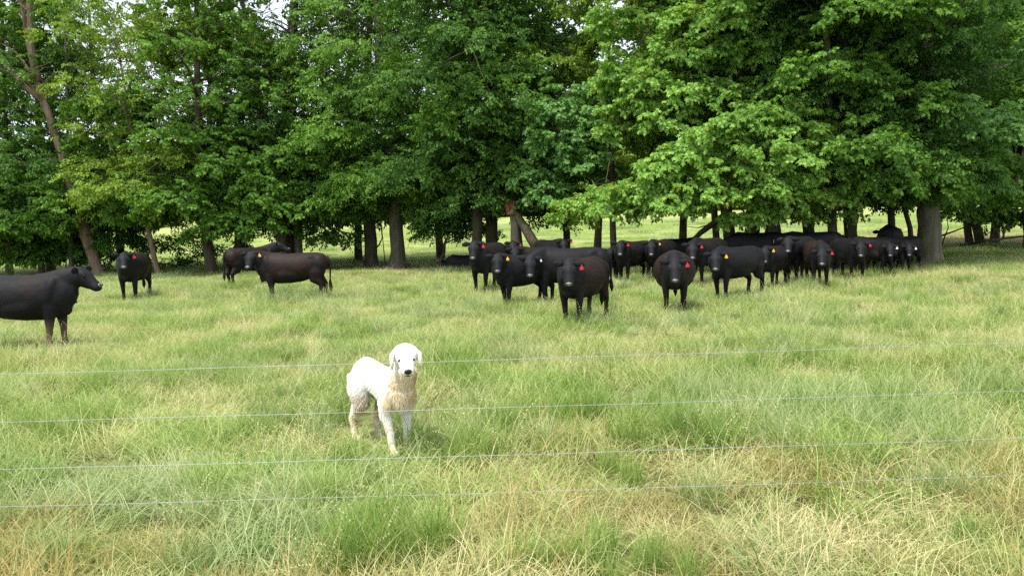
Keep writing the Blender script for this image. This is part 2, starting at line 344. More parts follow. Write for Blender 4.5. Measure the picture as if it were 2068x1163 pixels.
def tree(base, path, radii, boughs, leafkind, bark, label, group=None, name="maple_tree", dens=14, seed=0, flare=1.35, droop=1.0, bare=0, scl=1.0):
    """path: world points up from the base; boughs: [(centre, (rx, ry, rz), density factor)]"""
    rg = np.random.default_rng(seed + 100); rr = random.Random(seed)
    root = empty(name, base); tag(root, label, "tree", group)
    inv = Vector(base)
    pts = [Vector(p_) - inv for p_ in path]
    # smooth polyline with a little wander
    pp, rd = [], []
    n_ = len(pts)
    for i in range(n_ - 1):
        for q in range(4):
            t = q / 4; p_ = pts[i].lerp(pts[i + 1], t)
            if not (i == 0 and q == 0): p_ = p_ + Vector((rr.uniform(-1, 1), rr.uniform(-1, 1), 0)) * radii[0] * .10
            pp.append(p_); rd.append(radii[i] * (1 - t) + radii[i + 1] * t)
    pp.append(pts[-1]); rd.append(radii[-1])
    pp.insert(0, pp[0] - Vector((0, 0, .25))); rd.insert(0, rd[0] * flare * 1.15); rd[1] *= flare; pp.insert(2, pp[1].lerp(pp[2], .3)); rd.insert(2, radii[0] * (1 + (flare - 1) * .3))
    b = MB(); b.tube(pp, rd, 12, up=(0, 1, 0), wob=.06)
    link("trunk", b.mesh("trunk"), bark, root, True)
    axis = [(q, r_) for q, r_ in zip(pp, rd)][3:]
    P_, R_, I_, S_ = [], [], [], []
    nodes = []
    def off_axis(c): l = Vector(c) - inv; a = min((x[0] for x in axis), key=lambda x: abs(x.z - l.z)); return math.hypot(l.x - a.x, l.y - a.y)
    for bi, (c, rad, df) in enumerate(sorted(boughs, key=lambda b_: off_axis(b_[0]))):
        cl = Vector(c) - inv
        # the limb leaves the trunk below the bough
        want = cl.z - .35 * math.hypot(cl.x, cl.y) - .3
        q, r_ = min([a for a in axis if a[0].z > min(2.3, .8 * axis[-1][0].z)] or axis, key=lambda a: abs(a[0].z - want) + .1 * (a[0] - cl).length)
        near = min(nodes, key=lambda a: (a[0] - cl).length) if nodes else None
        if near and (near[0] - cl).length < .75 * (q - cl).length: q, r_ = near
        if (cl - q).length > .6:
            b = MB(); mid = q.lerp(cl, .5) + Vector((rr.uniform(-.15, .15), rr.uniform(-.15, .15), .12 * (cl - q).length * rr.uniform(.2, 1)))
            r0 = min(r_ * .55, .035 + .018 * (cl - q).length)
            ln = [q, q.lerp(mid, .5) + Vector((0, 0, .03)), mid, mid.lerp(cl, .55), cl]
            b.tube(ln, [r0, r0 * .8, r0 * .62, r0 * .42, r0 * .22], 6, up=(.1, 1, .2))
            for k in range(4):
                a = rr.uniform(0, 6.28); e = cl + Vector((math.cos(a) * rad[0] * .8, math.sin(a) * rad[1] * .8, rr.uniform(-.1, .6) * rad[2]))
                st = ln[3].lerp(cl, rr.uniform(0, .9)); b.tube([st, st.lerp(e, .5) + Vector((0, 0, .1)), e], [r0 * .3, r0 * .18, .006], 4, up=(.1, 1, .2))
            link("branch", b.mesh("branch"), bark, root, True)
        nodes.append((cl + Vector((0, 0, -.15)), .06))
        area = 2.6 * rad[0] * rad[1] + 2.6 * rad[2] * (rad[0] + rad[1]) * .7
        n = max(8, int(area * dens * df / scl ** 2))
        p_, ro = bough_points(cl, rad, n, rg, droop)
        P_.append(p_); R_.append(ro); I_.append(rg.integers(0, 3, n)); S_.append(rg.uniform(.75, 1.2, n) * scl)
    for k in range(bare * 2):                                        # dead twigs that stand out of the leaves
        a = axis[int(len(axis) * rr.uniform(.35, .9))][0]; an = rr.uniform(-2.8, -.3); l = rr.uniform(2.2, 4.2)
        e = a + Vector((math.cos(an) * l, math.sin(an) * l, rr.uniform(-.3, 1.6))); mid = a.lerp(e, .5) + Vector((0, 0, rr.uniform(.0, .4)))
        b = MB(); b.tube([a, mid, e], [.035, .022, .008], 5)
        for j in range(7):
            st = a.lerp(mid, rr.uniform(.5, 1)) if j < 3 else mid.lerp(e, rr.random()); e2 = st + Vector((rr.uniform(-.8, .8), rr.uniform(-.8, .3), rr.uniform(-.25, .6)))
            b.tube([st, st.lerp(e2, .5) + Vector((0, 0, .08)), e2], [.014, .01, .005], 4)
        link("branch", b.mesh("bare_branch"), M['bark_grey'], root, True)['label'] = "bare grey dead branch"
    P_ = np.concatenate(P_); kp = keep_mask(P_ + np.array(inv)[None], rg); P_ = P_[kp]
    o = scatter("crown", P_, np.concatenate(R_)[kp], np.concatenate(S_)[kp], np.concatenate(I_)[kp], SPR[leafkind], root); tag(o, kind='stuff')
    trees_made.append((root.name, len(P_))); return root

def auto_boughs(ax, z0, z1, reach, n, rb, seed, df=1.0, front=True, flat=.55):
    """boughs spiralling round a trunk line; ax(z) gives its centre"""
    rr = random.Random(seed); out = []
    for i in range(n):
        t = (i + rr.uniform(-.3, .3)) / max(1, n - 1); t = min(1, max(0, t)); z = z0 + (z1 - z0) * t
        a = i * 2.39996 + rr.uniform(-.4, .4); prof = reach * (.65 + .5 * math.sin(math.pi * min(1, t * 1.1 + .12))) * rr.uniform(.45, 1.0)
        c = ax(z); s = rb * rr.uniform(.7, 1.25)
        out.append((Vector((c.x + math.cos(a) * prof, c.y + math.sin(a) * prof, z)), (s, s, s * flat * rr.uniform(.8, 1.2)), df))
    return out
def px_boughs(lst, df=1.0, flat=1.0):
    """(px, py, rx, ry, depth) read off the photograph, turned into real clouds at that depth"""
    out = []
    for (px, py, rx, ry, d) in lst:
        k = d / FPX; out.append((P(px, py, d), (rx * k, rx * k * .8, ry * k * flat), df))
    return out
def px_path(pts, top_z, lean=0.0):
    """(px, py) from the root upward; all at the depth of the root"""
    b = G(*pts[0]); d = b.y; w = [b]
    for (px, py) in pts[1:]: w.append(P(px, py, d))
    if w[-1].z < top_z:
        dv = (w[-1] - w[-2]).normalized(); w.append(w[-1] + dv * ((top_z - w[-1].z) / max(.3, dv.z)))
    return b, w
def axis_fn(w):
    def f(z):
        for a, b in zip(w, w[1:]):
            if z <= b.z or b is w[-1]:
                t = min(1.2, max(0, (z - a.z) / max(.01, b.z - a.z))); return a.lerp(b, t)
    return f

def row_tree(px, py, w_px, top, leafk, bark, label, z0, z1, reach, n, rb, seed, extra=(), path=None, **k):
    b, w = px_path([(px, py)] + list(path or [(px - 3, py - 110)]), top)
    r0 = w_px / 2 * b.y / FPX
    rad = [r0 * (1 - .75 * min(1, (q.z - b.z) / top)) for q in w]
    thin = .24 if px < 700 else .42 if px < 1000 else .9
    return tree(b, w, rad, [(c, r_, df * (thin if c.z > 6.5 else (1 + thin) / 2 if c.z > 4.5 else 1)) for c, r_, df in auto_boughs(axis_fn(w), z0, z1, reach, n, rb, seed)] + list(extra), leafk, bark, label, seed=seed, **k)

GR = "trees along the tree line behind the herd"
# ---- the tree line, left to right
row_tree(200, 556, 24, 14, 'mid', M['bark_pale'], "pale leaning tree with forked bare upper trunk at the far left", 8, 15, 2.5, 8, 1.5, 11,
         path=[(175, 480), (135, 350), (97, 225), (72, 160), (40, 0)], group=GR, name="leaning_tree",
         extra=px_boughs([(235, 215, 75, 38, 38.5), (320, 240, 70, 32, 38.5), (180, 405, 90, 34, 38), (270, 430, 70, 30, 38.5), (205, 300, 60, 40, 39.5)]))
lt = bpy.data.objects["leaning_tree"]
for pl, rr_ in (([(88, 205), (45, 170), (10, 130), (-20, 60)], [.14, .12, .1, .05]), ([(76, 165), (62, 90), (60, 20), (55, -80)], [.2, .15, .13, .08])):
    b_ = MB(); b_.tube([P(x, y, lt.location.y - .05) - lt.location for x, y in pl], rr_, 8, up=(0, 1, 0)); link("branch", b_.mesh("fork"), M['bark_pale'], lt, True)
row_tree(84, 556, 12, 14, 'mid', M['bark_grey'], "slim grey tree behind the rump of the left cow", 1.6, 15, 2.8, 26, 1.7, 12, group=GR)
row_tree(145, 556, 10, 13, 'dark', M['bark_grey'], "thin grey tree just left of the leaning trunk", 1.8, 14, 2.8, 24, 1.6, 13, group=GR,
         extra=px_boughs([(120, 505, 55, 34, 42.5), (235, 470, 45, 40, 43), (250, 520, 40, 24, 43), (60, 500, 50, 36, 42.5)]))
row_tree(20, 560, 14, 14, 'mid', M['bark_dark'], "dark tree cut by the left edge of the photo", 1.3, 14, 3, 24, 1.7, 14, group=GR,
         extra=px_boughs([(40, 450, 80, 40, 38), (60, 380, 70, 40, 39)]))
row_tree(320, 556, 11, 12, 'olive', M['bark_pale'], "slender pale tree leaning left, right of the red tagged left cow", 3.2, 14, 2.8, 24, 1.7, 15, group=GR,
         path=[(300, 470), (285, 380)], extra=px_boughs([(350, 60, 80, 45, 38.5), (400, 110, 70, 40, 39), (300, 130, 60, 35, 39.5), (310, 350, 80, 35, 39), (380, 400, 70, 30, 39)]))
row_tree(428, 552, 22, 15, 'mid', M['bark_dark'], "dark straight tree left of the yellow tagged brown cow", 2.6, 15, 2.8, 26, 1.7, 16, group=GR, path=[(415, 460), (402, 330), (400, 200)],
         bare=4, extra=px_boughs([(480, 440, 70, 28, 36.5), (440, 465, 60, 20, 36.5), (420, 310, 60, 35, 38), (465, 200, 60, 30, 38.5)]))
row_tree(483, 540, 16, 15, 'olive', M['bark_grey'], "grey tree behind the dark cow with its rump to the left", 3.0, 15, 2.6, 24, 1.6, 17, group=GR, path=[(478, 420), (455, 300), (440, 200)], bare=5,
         extra=px_boughs([(500, 90, 60, 50, 39), (560, 150, 55, 40, 40), (430, 60, 60, 30, 40)]))
row_tree(571, 545, 20, 16, 'mid', M['bark_grey'], "brown grey trunk left of a pair above the brown cow's back", 2.8, 15, 2.6, 24, 1.7, 18, group=GR, path=[(565, 420), (540, 300), (520, 180)],
         extra=px_boughs([(560, 415, 75, 26, 37), (610, 380, 60, 25, 37.5), (640, 470, 40, 18, 39), (560, 330, 70, 30, 38)]))
row_tree(589, 541, 24, 16, 'dark', M['bark_dark'], "dark trunk squeezed between two paler trunks behind the brown cow", 3.5, 16, 3, 24, 1.8, 19, group=GR, path=[(585, 400), (590, 250)],
         extra=px_boughs([(360, 490, 45, 34, 43.5), (400, 520, 34, 20, 43.5), (350, 530, 30, 18, 43.5), (460, 500, 34, 26, 43.5), (530, 470, 40, 26, 43.5), (640, 440, 40, 22, 43)], .8))
row_tree(605, 543, 17, 15, 'dark', M['bark_grey'], "paler trunk above the brown cow's hips", 2.8, 15, 3, 22, 1.7, 20, group=GR, path=[(598, 430), (588, 340), (590, 200)],
         extra=px_boughs([(680, 480, 40, 16, 38), (690, 430, 50, 22, 38)]))
row_tree(752, 541, 27, 16, 'mid_oval', M['bark_dark'], "dark brown tree with vines, left of the pale straight trunk", 3.1, 16, 3.2, 30, 1.7, 21, group=GR, path=[(744, 430), (738, 300), (742, 180)],
         bare=3, extra=px_boughs([(690, 400, 60, 24, 37), (740, 360, 80, 30, 37), (700, 300, 60, 30, 38), (760, 210, 70, 35, 38), (640, 330, 50, 26, 38)]))
row_tree(804, 541, 30, 17, 'mid_oval', M['bark_grey'], "pale grey straight tree with flared foot left of the herd", 3.0, 16, 3.2, 30, 1.7, 22, group=GR, path=[(798, 400), (785, 300), (765, 140), (760, 0)],
         bare=6, flare=1.6, extra=px_boughs([(850, 365, 75, 28, 37), (790, 330, 70, 25, 37), (880, 440, 50, 22, 38), (860, 300, 60, 30, 38), (810, 400, 60, 18, 37.5)]))
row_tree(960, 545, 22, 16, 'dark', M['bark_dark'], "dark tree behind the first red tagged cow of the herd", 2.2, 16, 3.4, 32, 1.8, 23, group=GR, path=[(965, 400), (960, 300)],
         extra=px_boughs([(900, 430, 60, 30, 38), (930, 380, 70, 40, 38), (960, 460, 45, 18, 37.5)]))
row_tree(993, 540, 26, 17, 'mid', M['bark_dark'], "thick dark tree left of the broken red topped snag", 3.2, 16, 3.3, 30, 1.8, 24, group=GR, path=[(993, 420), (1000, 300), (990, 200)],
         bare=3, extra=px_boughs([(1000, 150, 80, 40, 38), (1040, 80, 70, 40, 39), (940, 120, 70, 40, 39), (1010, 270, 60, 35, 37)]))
row_tree(1146, 528, 15, 13, 'maple_blue', M['bark_dark'], "slim dark tree behind the cow with the pink tag", 4.4, 13, 2.6, 16, 1.4, 25, group=GR, path=[(1142, 440), (1130, 330)],
         extra=px_boughs([(1130, 225, 48, 40, 31), (1180, 255, 50, 40, 31), (1120, 290, 45, 35, 31), (1180, 320, 50, 35, 31), (1075, 350, 40, 25, 32), (1110, 385, 50, 24, 31.5), (1150, 180, 30, 20, 31.5), (1080, 400, 35, 16, 32), (1220, 200, 40, 30, 32), (1060, 265, 25, 22, 32)]))
row_tree(1240, 535, 14, 14, 'olive', M['bark_dark'], "yellow green tree glimpsed between the blue green and bright maples", 6, 15, 2.8, 14, 1.5, 26, group=GR,
         extra=px_boughs([(1240, 340, 35, 30, 42), (1180, 130, 40, 18, 40), (1110, 100, 60, 40, 41)]), bare=3)

# ---- the big bright maple: several trunks from one stand, the leaves belong to the two nearest
MB1 = px_boughs([(1250, 45, 50, 38, 30), (1320, 30, 60, 40, 29.5), (1400, 50, 60, 42, 29), (1285, 95, 50, 32, 29), (1370, 115, 60, 36, 28.5), (1450, 100, 55, 38, 28.5),
                 (1250, 150, 42, 26, 29.5), (1320, 165, 52, 30, 28.5), (1400, 185, 52, 30, 28), (1280, 215, 46, 26, 29), (1345, 240, 50, 26, 28.2), (1250, 265, 34, 22, 29.5),
                 (1180, 410, 48, 22, 28.5), (1240, 420, 52, 26, 27.5), (1290, 385, 50, 28, 27), (1335, 350, 52, 32, 26.6), (1390, 310, 52, 32, 26.3), (1440, 275, 52, 30, 26), (1350, 410, 56, 28, 26.5), (1410, 380, 56, 34, 26), (1220, 385, 34, 16, 28.5), (1155, 432, 34, 12, 29)], 1.25)
MB2 = px_boughs([(1500, 245, 52, 30, 25.8), (1560, 225, 48, 28, 26), (1610, 260, 50, 28, 26), (1535, 300, 60, 38, 25.6), (1600, 325, 56, 34, 25.6), (1480, 345, 58, 36, 25.8), (1660, 300, 44, 24, 26.3), (1710, 285, 34, 16, 26.6),
                 (1650, 350, 46, 26, 26.2), (1560, 380, 60, 34, 25.8), (1470, 400, 56, 30, 26), (1620, 400, 55, 28, 26.2), (1680, 385, 40, 22, 27), (1570, 425, 44, 18, 26.4), (1510, 430, 46, 16, 26.4), (1690, 425, 40, 16, 27.5)], 1.25)
MB3 = px_boughs([(1500, 60, 60, 42, 29), (1580, 45, 60, 40, 29.5), (1520, 130, 55, 34, 28.5), (1600, 120, 56, 36, 28.8), (1660, 70, 48, 36, 30), (1650, 155, 46, 30, 29), (1690, 200, 42, 30, 29.5), (1640, 215, 46, 28, 28.6), (1480, 180, 52, 30, 28), (1550, 175, 46, 26, 28.2), (1700, 130, 34, 26, 30)], 1.2)
row_tree(1478, 537, 26, 16, 'maple', M['bark_dark'], "bright maple whose thick dark trunk stands behind the yellow tagged cow", 5, 15, 3.4, 20, 1.7, 31, group=GR, path=[(1470, 440), (1455, 330)], extra=MB1, dens=15)
row_tree(1573, 535, 26, 15, 'maple', M['bark_grey'], "bright maple trunk above the yellow tagged cow's back, low leaf fan", 5, 10, 3.0, 10, 1.6, 32, group=GR, path=[(1562, 440), (1560, 330)], extra=MB2, dens=15)
row_tree(1512, 536, 32, 16, 'maple', M['bark_dark'], "flared dark trunk in the middle of the bright maple stand", 6, 16, 3.2, 18, 1.7, 33, group=GR, path=[(1520, 450), (1530, 330)], extra=MB3, flare=1.7, dens=15)
row_tree(1450, 533, 15, 13, 'mid', M['bark_dark'], "slim dark trunk at the left edge of the bright maple stand", 5, 12, 2.4, 12, 1.5, 34, group=GR, path=[(1442, 430)])
row_tree(1545, 528, 16, 13, 'mid', M['bark_dark'], "slim trunk leaning left inside the bright maple stand", 5, 12, 2.4, 12, 1.5, 35, group=GR, path=[(1555, 450), (1540, 330)])
row_tree(1636, 525, 24, 16, 'dark', M['bark_dark'], "dark trunk behind the black cow with the white tag", 2.9, 15, 3, 26, 1.8, 36, group=GR, path=[(1630, 430)])
row_tree(1683, 545, 20, 15, 'mid', M['bark_dark'], "dark trunk right of the brown red tagged cow", 3.0, 15, 2.8, 24, 1.7, 37, group=GR, path=[(1680, 440)])
row_tree(1722, 540, 26, 15, 'dark', M['bark_dark'], "dark trunk behind the broad black cow", 2.8, 15, 3, 28, 1.8, 38, group=GR, path=[(1716, 450), (1712, 300)])
row_tree(1803, 528, 15, 15, 'dark', M['bark_dark'], "dark trunk rising behind the calves at the right", 2.7, 15, 3.2, 32, 1.8, 39, group=GR, path=[(1800, 430)])
row_tree(1878, 534, 46, 17, 'maple_blue', M['bark_grey'], "stout grey maple beside the thin wooden stake", 3.4, 15, 3.6, 16, 1.5, 40, group=GR, flare=1.5, path=[(1876, 430), (1880, 300), (1870, 150)],
         extra=px_boughs([(1860, 205, 55, 30, 29), (1900, 175, 45, 26, 29), (1850, 250, 55, 28, 29), (1920, 240, 55, 32, 28.5), (1960, 280, 55, 32, 28.5), (1890, 300, 60, 32, 28.3), (1950, 340, 60, 30, 28.3), (1860, 350, 40, 26, 29),
                          (1990, 370, 50, 22, 28.6), (1910, 385, 50, 20, 28.6), (1840, 390, 40, 20, 29), (1850, 90, 50, 34, 30), (1920, 60, 60, 40, 30), (1800, 60, 55, 36, 31), (1860, 20, 60, 34, 31), (1780, 110, 34, 26, 31), (1960, 130, 44, 30, 31)]))
row_tree(1843, 530, 11, 10, 'dark', M['bark_dark'], "thin crooked stem close on the left of the stout grey maple", 3, 9, 1.6, 10, 1.2, 41, group=GR, path=[(1838, 460), (1820, 400)])
row_tree(1957, 496, 15, 15, 'dark', M['bark_dark'], "dark trunk beyond the stout maple, left of a leaning pair", 3.3, 15, 3.4, 32, 1.9, 42, group=GR, path=[(1952, 440), (1950, 380)])
row_tree(1982, 496, 18, 15, 'mid', M['bark_dark'], "dark trunk leaning left, right of a leaning pair", 3.3, 15, 3.4, 32, 1.9, 43, group=GR, path=[(1968, 440), (1955, 390)])
row_tree(2080, 505, 24, 16, 'mid', M['bark_dark'], "dark tree whose boughs enter at the right edge of the photo", 3.2, 15, 3.4, 30, 1.8, 44, group=GR, path=[(2078, 440)],
         extra=px_boughs([(2030, 60, 60, 40, 32), (2040, 190, 50, 40, 32), (2040, 330, 50, 34, 31), (2050, 400, 40, 26, 32), (1930, 425, 45, 18, 38), (2000, 428, 50, 20, 38), (2050, 440, 45, 20, 38), (1950, 400, 60, 26, 38)]))

# ---- trees further back and beside the frame
GB = "trees standing deeper in the grove"
k = 0
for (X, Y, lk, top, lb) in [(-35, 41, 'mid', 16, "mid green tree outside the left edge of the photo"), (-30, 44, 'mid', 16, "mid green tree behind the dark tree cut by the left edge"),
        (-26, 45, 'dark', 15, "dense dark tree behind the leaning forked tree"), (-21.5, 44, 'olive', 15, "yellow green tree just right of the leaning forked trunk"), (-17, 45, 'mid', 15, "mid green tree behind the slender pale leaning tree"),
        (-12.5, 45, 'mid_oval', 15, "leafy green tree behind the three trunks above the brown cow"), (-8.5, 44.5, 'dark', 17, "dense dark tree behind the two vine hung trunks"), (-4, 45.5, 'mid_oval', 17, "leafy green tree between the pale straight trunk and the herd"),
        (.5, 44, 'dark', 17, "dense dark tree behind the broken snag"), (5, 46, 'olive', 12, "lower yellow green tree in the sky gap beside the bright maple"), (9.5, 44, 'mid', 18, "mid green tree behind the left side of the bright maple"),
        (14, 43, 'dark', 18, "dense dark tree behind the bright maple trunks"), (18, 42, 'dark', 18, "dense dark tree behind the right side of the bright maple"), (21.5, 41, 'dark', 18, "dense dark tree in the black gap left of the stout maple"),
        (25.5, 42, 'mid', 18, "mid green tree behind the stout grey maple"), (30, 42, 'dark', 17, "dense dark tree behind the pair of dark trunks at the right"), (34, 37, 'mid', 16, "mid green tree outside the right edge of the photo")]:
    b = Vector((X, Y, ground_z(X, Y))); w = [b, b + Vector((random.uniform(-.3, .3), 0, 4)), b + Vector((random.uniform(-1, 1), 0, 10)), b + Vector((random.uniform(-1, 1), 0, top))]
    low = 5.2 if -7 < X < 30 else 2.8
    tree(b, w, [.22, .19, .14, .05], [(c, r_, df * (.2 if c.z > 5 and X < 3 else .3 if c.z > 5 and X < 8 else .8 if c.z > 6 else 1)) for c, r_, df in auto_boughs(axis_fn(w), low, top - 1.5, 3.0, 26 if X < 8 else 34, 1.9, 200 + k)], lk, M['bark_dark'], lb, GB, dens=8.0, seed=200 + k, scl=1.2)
    k += 1
# ---- the wood on the far side of the field
rg = np.random.default_rng(5); pp, ro = [], []
for i in range(150):
    X = rg.uniform(-140, 140); Y = rg.uniform(150, 175); s = rg.uniform(4, 7)
    for q in range(3):
        p_, r_ = bough_points((X + rg.uniform(-2, 2), Y, ground_z(X, Y) + 3 + q * 4), (s, s, 3.2), 110, rg); pp.append(p_); ro.append(r_)
pp = np.concatenate(pp); ro = np.concatenate(ro)
tag(scatter("far_woods", pp, ro, rg.uniform(.9, 1.5, len(pp)), rg.integers(0, 2, len(pp)), SPR['far']), "far wood glimpsed beyond the bright field under the trees", "woods", kind='stuff')

# ------------------------------------------------------------------ snag, fallen limbs, vines, sapling, stake
sb = G(1043, 549); snag = empty("broken_tree", sb); tag(snag, "broken dead snag with splintered orange red top amid the herd", "dead tree")
b = MB(); d0 = sb.y
q = [sb + Vector((0, 0, -.2)), P(1041, 500, d0), P(1041, 460, d0), P(1036, 425, d0)]
b.tube([p_ - sb for p_ in q], [.24, .2, .18, .15], 10, up=(0, 1, 0), wob=.08); link("trunk", b.mesh("trunk"), M['bark_grey'], snag, True)
b = MB()
for i in range(9):
    o = Vector((random.uniform(-.16, .12), random.uniform(-.1, .1), 0)); c = P(1034, 434, d0 - .15) - sb + o; e = P(1020 + i * 2.8, 398 + random.uniform(-4, 14), d0) - sb + o * .5
    b.tube([c, c.lerp(e, .6), e], [.07, .05, .008], 5, up=(0, 1, 0))
link("splintered_top", b.mesh("splintered_top"), M['splinter'], snag)
b = MB(); q = [P(1043, 432, d0 - .1), P(1056, 455, d0 - .4), P(1070, 478, d0 - .8), P(1088, 508, d0 - 1.2), G(1104, 548)]
b.tube([p_ - sb for p_ in q], [.13, .17, .2, .2, .18], 9, up=(0, 1, 0), wob=.08); o = link("branch", b.mesh("fallen_stem"), M['bark_dark'], snag, True); o['label'] = "thick dark stem leaning down to the right"

def sticks(name, label, cat, polys, mat, base):
    root = empty(name, base); tag(root, label, cat)
    for pl, r0 in polys:
        b = MB(); b.tube([p_ - base for p_ in pl], [r0 * (1 - .7 * i / (len(pl) - 1)) for i in range(len(pl))], 6, up=(0, 1, .1)); link("branch" if cat != "vine" else "stem", b.mesh("branch"), mat, root, True)
    return root
d = 31.0
lb_ = G(1358, 560)
sticks("fallen_limb", "dark limb sloping up from behind the front facing cow into the maple", "branch",
       [([P(1462, 436, d), P(1440, 452, d), P(1415, 470, d), P(1395, 490, d), P(1365, 512, d), P(1335, 540, d), lb_], .14), ([P(1415, 470, d), P(1404, 478, d), P(1378, 500, d), P(1366, 512, d - .3)], .05), ([P(1440, 452, d), P(1410, 460, d), P(1385, 458, d)], .03)], M['bark_dark'], lb_)
fb = G(1900, 505); d = fb.y
sticks("fallen_branch", "tangled dark fallen branches on the ground right of the stout maple", "branch",
       [([fb, P(1905, 486, d), P(1915, 460, d), P(1912, 435, d)], .05), ([P(1885, 482, d), P(1930, 466, d), P(1960, 455, d), P(2000, 452, d)], .05),
        ([G(1925, 500), P(1990, 486, d - 2), P(2040, 480, d - 2), P(2100, 474, d - 2)], .10), ([P(2026, 482, d - 2), P(2028, 462, d - 2), P(2045, 455, d - 2), P(2090, 448, d - 2)], .055),
        ([P(1990, 448, d), P(2030, 440, d), P(2060, 446, d), P(2075, 470, d)], .09), ([P(1985, 478, d), P(2010, 462, d), P(2030, 450, d)], .03), ([P(1930, 432, d), P(1945, 446, d), P(1960, 478, d)], .05), ([P(2000, 484, d - 2), P(2008, 466, d - 2), P(2004, 448, d - 2)], .025)], M['bark_dark'], fb)
vb = G(740, 541)
sticks("hanging_vine", "vine looping round the foot of the dark brown tree", "vine",
       [([vb, P(735, 532, vb.y), P(732, 524, vb.y), P(735, 516, vb.y), P(745, 510, vb.y)], .045), ([P(758, 503, vb.y), P(766, 494, vb.y), P(772, 480, vb.y), P(768, 440, vb.y), P(764, 400, vb.y)], .045)], M['bark_dark'], vb)
vb = G(779, 540)
sticks("hanging_vine", "thin straight vine hanging between the dark and the pale trunk", "vine", [([vb, P(775, 505, vb.y), P(772, 470, vb.y), P(770, 400, vb.y)], .03)], M['bark_dark'], vb)
sb_ = G(888, 542); dd = sb_.y
sap = sticks("sapling", "dark crooked sapling between the pale trunk and the herd", "tree",
       [([sb_, P(891, 525, dd), P(897, 508, dd), P(898, 492, dd), P(904, 478, dd), P(908, 460, dd)], .10), ([P(897, 500, dd), P(885, 482, dd), P(872, 465, dd)], .05), ([P(898, 492, dd), P(915, 484, dd), P(935, 476, dd)], .04)], M['bark_dark'], sb_)
pb, pr = bough_points(P(900, 458, dd) - sb_, (1.6, 1.4, .7), 160, np.random.default_rng(3))
tag(scatter("crown", pb, pr, np.full(160, .9), np.random.default_rng(3).integers(0, 3, 160), SPR['dark'], sap), kind='stuff')
st = G(1859, 537); stake = empty("wooden_stake", st); tag(stake, "thin pale wooden stake in front of the stout grey maple", "stake")
tp = P(1856, 482, st.y); b = MB(); b.tube([Vector((0, 0, -.2)), (tp - st) * .5, tp - st], [(.035, .035)] * 3, 6, up=(0, 1, 0)); link("post", b.mesh("post"), M['post'], stake)

# ------------------------------------------------------------------ wire fence
fy = 5.0
fence = empty("wire_fence", (0, fy, 0)); tag(fence, "five strand plain wire fence crossing in front of the white dog", "fence")
for k, py in enumerate((725, 822, 917.5, 993, 1066)):
    c = P(1034, py, fy); b = MB(); pts = []
    for i in range(41):
        x = -5 + 10 * i / 40; pts.append(Vector((x, 0, c.z + .010 * ((x / 4.0) ** 2 - .1) + .0015 * math.sin(x * 3 + k * 2))))
    b.tube(pts, [.0013 + .0002 * math.sin(i * 2.3 + k) for i in range(41)], 6); link("wire", b.mesh("wire"), M['wire'], fence, True)
for x in (-5, 5):
    b = MB(); b.tube([(x, .06, -.4), (x, .06, .6), (x, .06, 1.35)], [.055, .055, .05], 10, up=(0, 1, 0)); link("post", b.mesh("post"), M['post'], fence, True)

# ------------------------------------------------------------------ animals: lofted volumes fused into one skin
def fuse(b, name, voxel, it=4, fac=.5):
    me = b.mesh(name + "_raw"); o = bpy.data.objects.new(name, me); COL.objects.link(o)
    m1 = o.modifiers.new("r", 'REMESH'); m1.mode = 'VOXEL'; m1.voxel_size = voxel; m1.use_smooth_shade = True
    m2 = o.modifiers.new("s", 'SMOOTH'); m2.factor = fac; m2.iterations = it
    dg = bpy.context.evaluated_depsgraph_get(); out = bpy.data.meshes.new_from_object(o.evaluated_get(dg)); out.name = name
    bpy.data.objects.remove(o); bpy.data.meshes.remove(me)
    out.polygons.foreach_set("use_smooth", [True] * len(out.polygons)); return out

def coat_material(name, brown, mud=0.0, sheen=.0):
    mt, n, b, out = new_mat(name)
    oc = N(n, "ShaderNodeTexCoord").outputs['Object']
    f = noise_fac(n, 2.2, 4, oc); f2 = noise_fac(n, 55, 3, oc)
    lo = .62 - brown * .42
    c = mixc(n, ramp(n, f, [(lo, (0, 0, 0)), (min(.98, lo + .25), (1, 1, 1))]), (.0055, .0055, .007), (.023, .0102, .0065))
    sx = N(n, "ShaderNodeSeparateXYZ"); n.links.new(oc, sx.inputs[0])
    hd = ramp(n, sx.outputs['X'], [(.62, (0, 0, 0)), (.80, (1, 1, 1))])          # heads and necks stay black
    c = mixc(n, hd, c, (.0075, .008, .0105))
    c = mixc(n, mth(n, 'MULTIPLY', ramp(n, f2, [(.35, (0, 0, 0)), (.75, (1, 1, 1))]), .25), c, (.02, .018, .018))
    if mud:
        z = mth(n, 'ADD', sx.outputs['Z'], mth(n, 'MULTIPLY', f, .25)); mk = ramp(n, z, [(.38, (1, 1, 1)), (.66, (0, 0, 0))])
        c = mixc(n, mth(n, 'MULTIPLY', mk, mud), c, (.17, .115, .075))
    n.links.new(c, b.inputs['Base Color']); b.inputs['Roughness'].default_value = .62; b.inputs['Specular IOR Level'].default_value = .17
    b.inputs['Sheen Weight'].default_value = sheen; b.inputs['Sheen Roughness'].default_value = .5; b.inputs['Sheen Tint'].default_value = (.6, .65, .8, 1)
    bp = N(n, "ShaderNodeBump"); bp.inputs['Strength'].default_value = .5; bp.inputs['Distance'].default_value = .02
    n.links.new(mth(n, 'ADD', mth(n, 'MULTIPLY', f2, .6), noise_fac(n, 9, 3, oc)), bp.inputs['Height']); n.links.new(bp.outputs['Normal'], b.inputs['Normal'])
    return mt
COAT = {k: coat_material("coat_" + k, *v) for k, v in dict(black=(.15,), dusty=(.45,), brown=(.70,), muddy=(.32, .8)).items()}
M['nose'] = plain("wet_grey_nose", (.13, .13, .135), .3, .6)
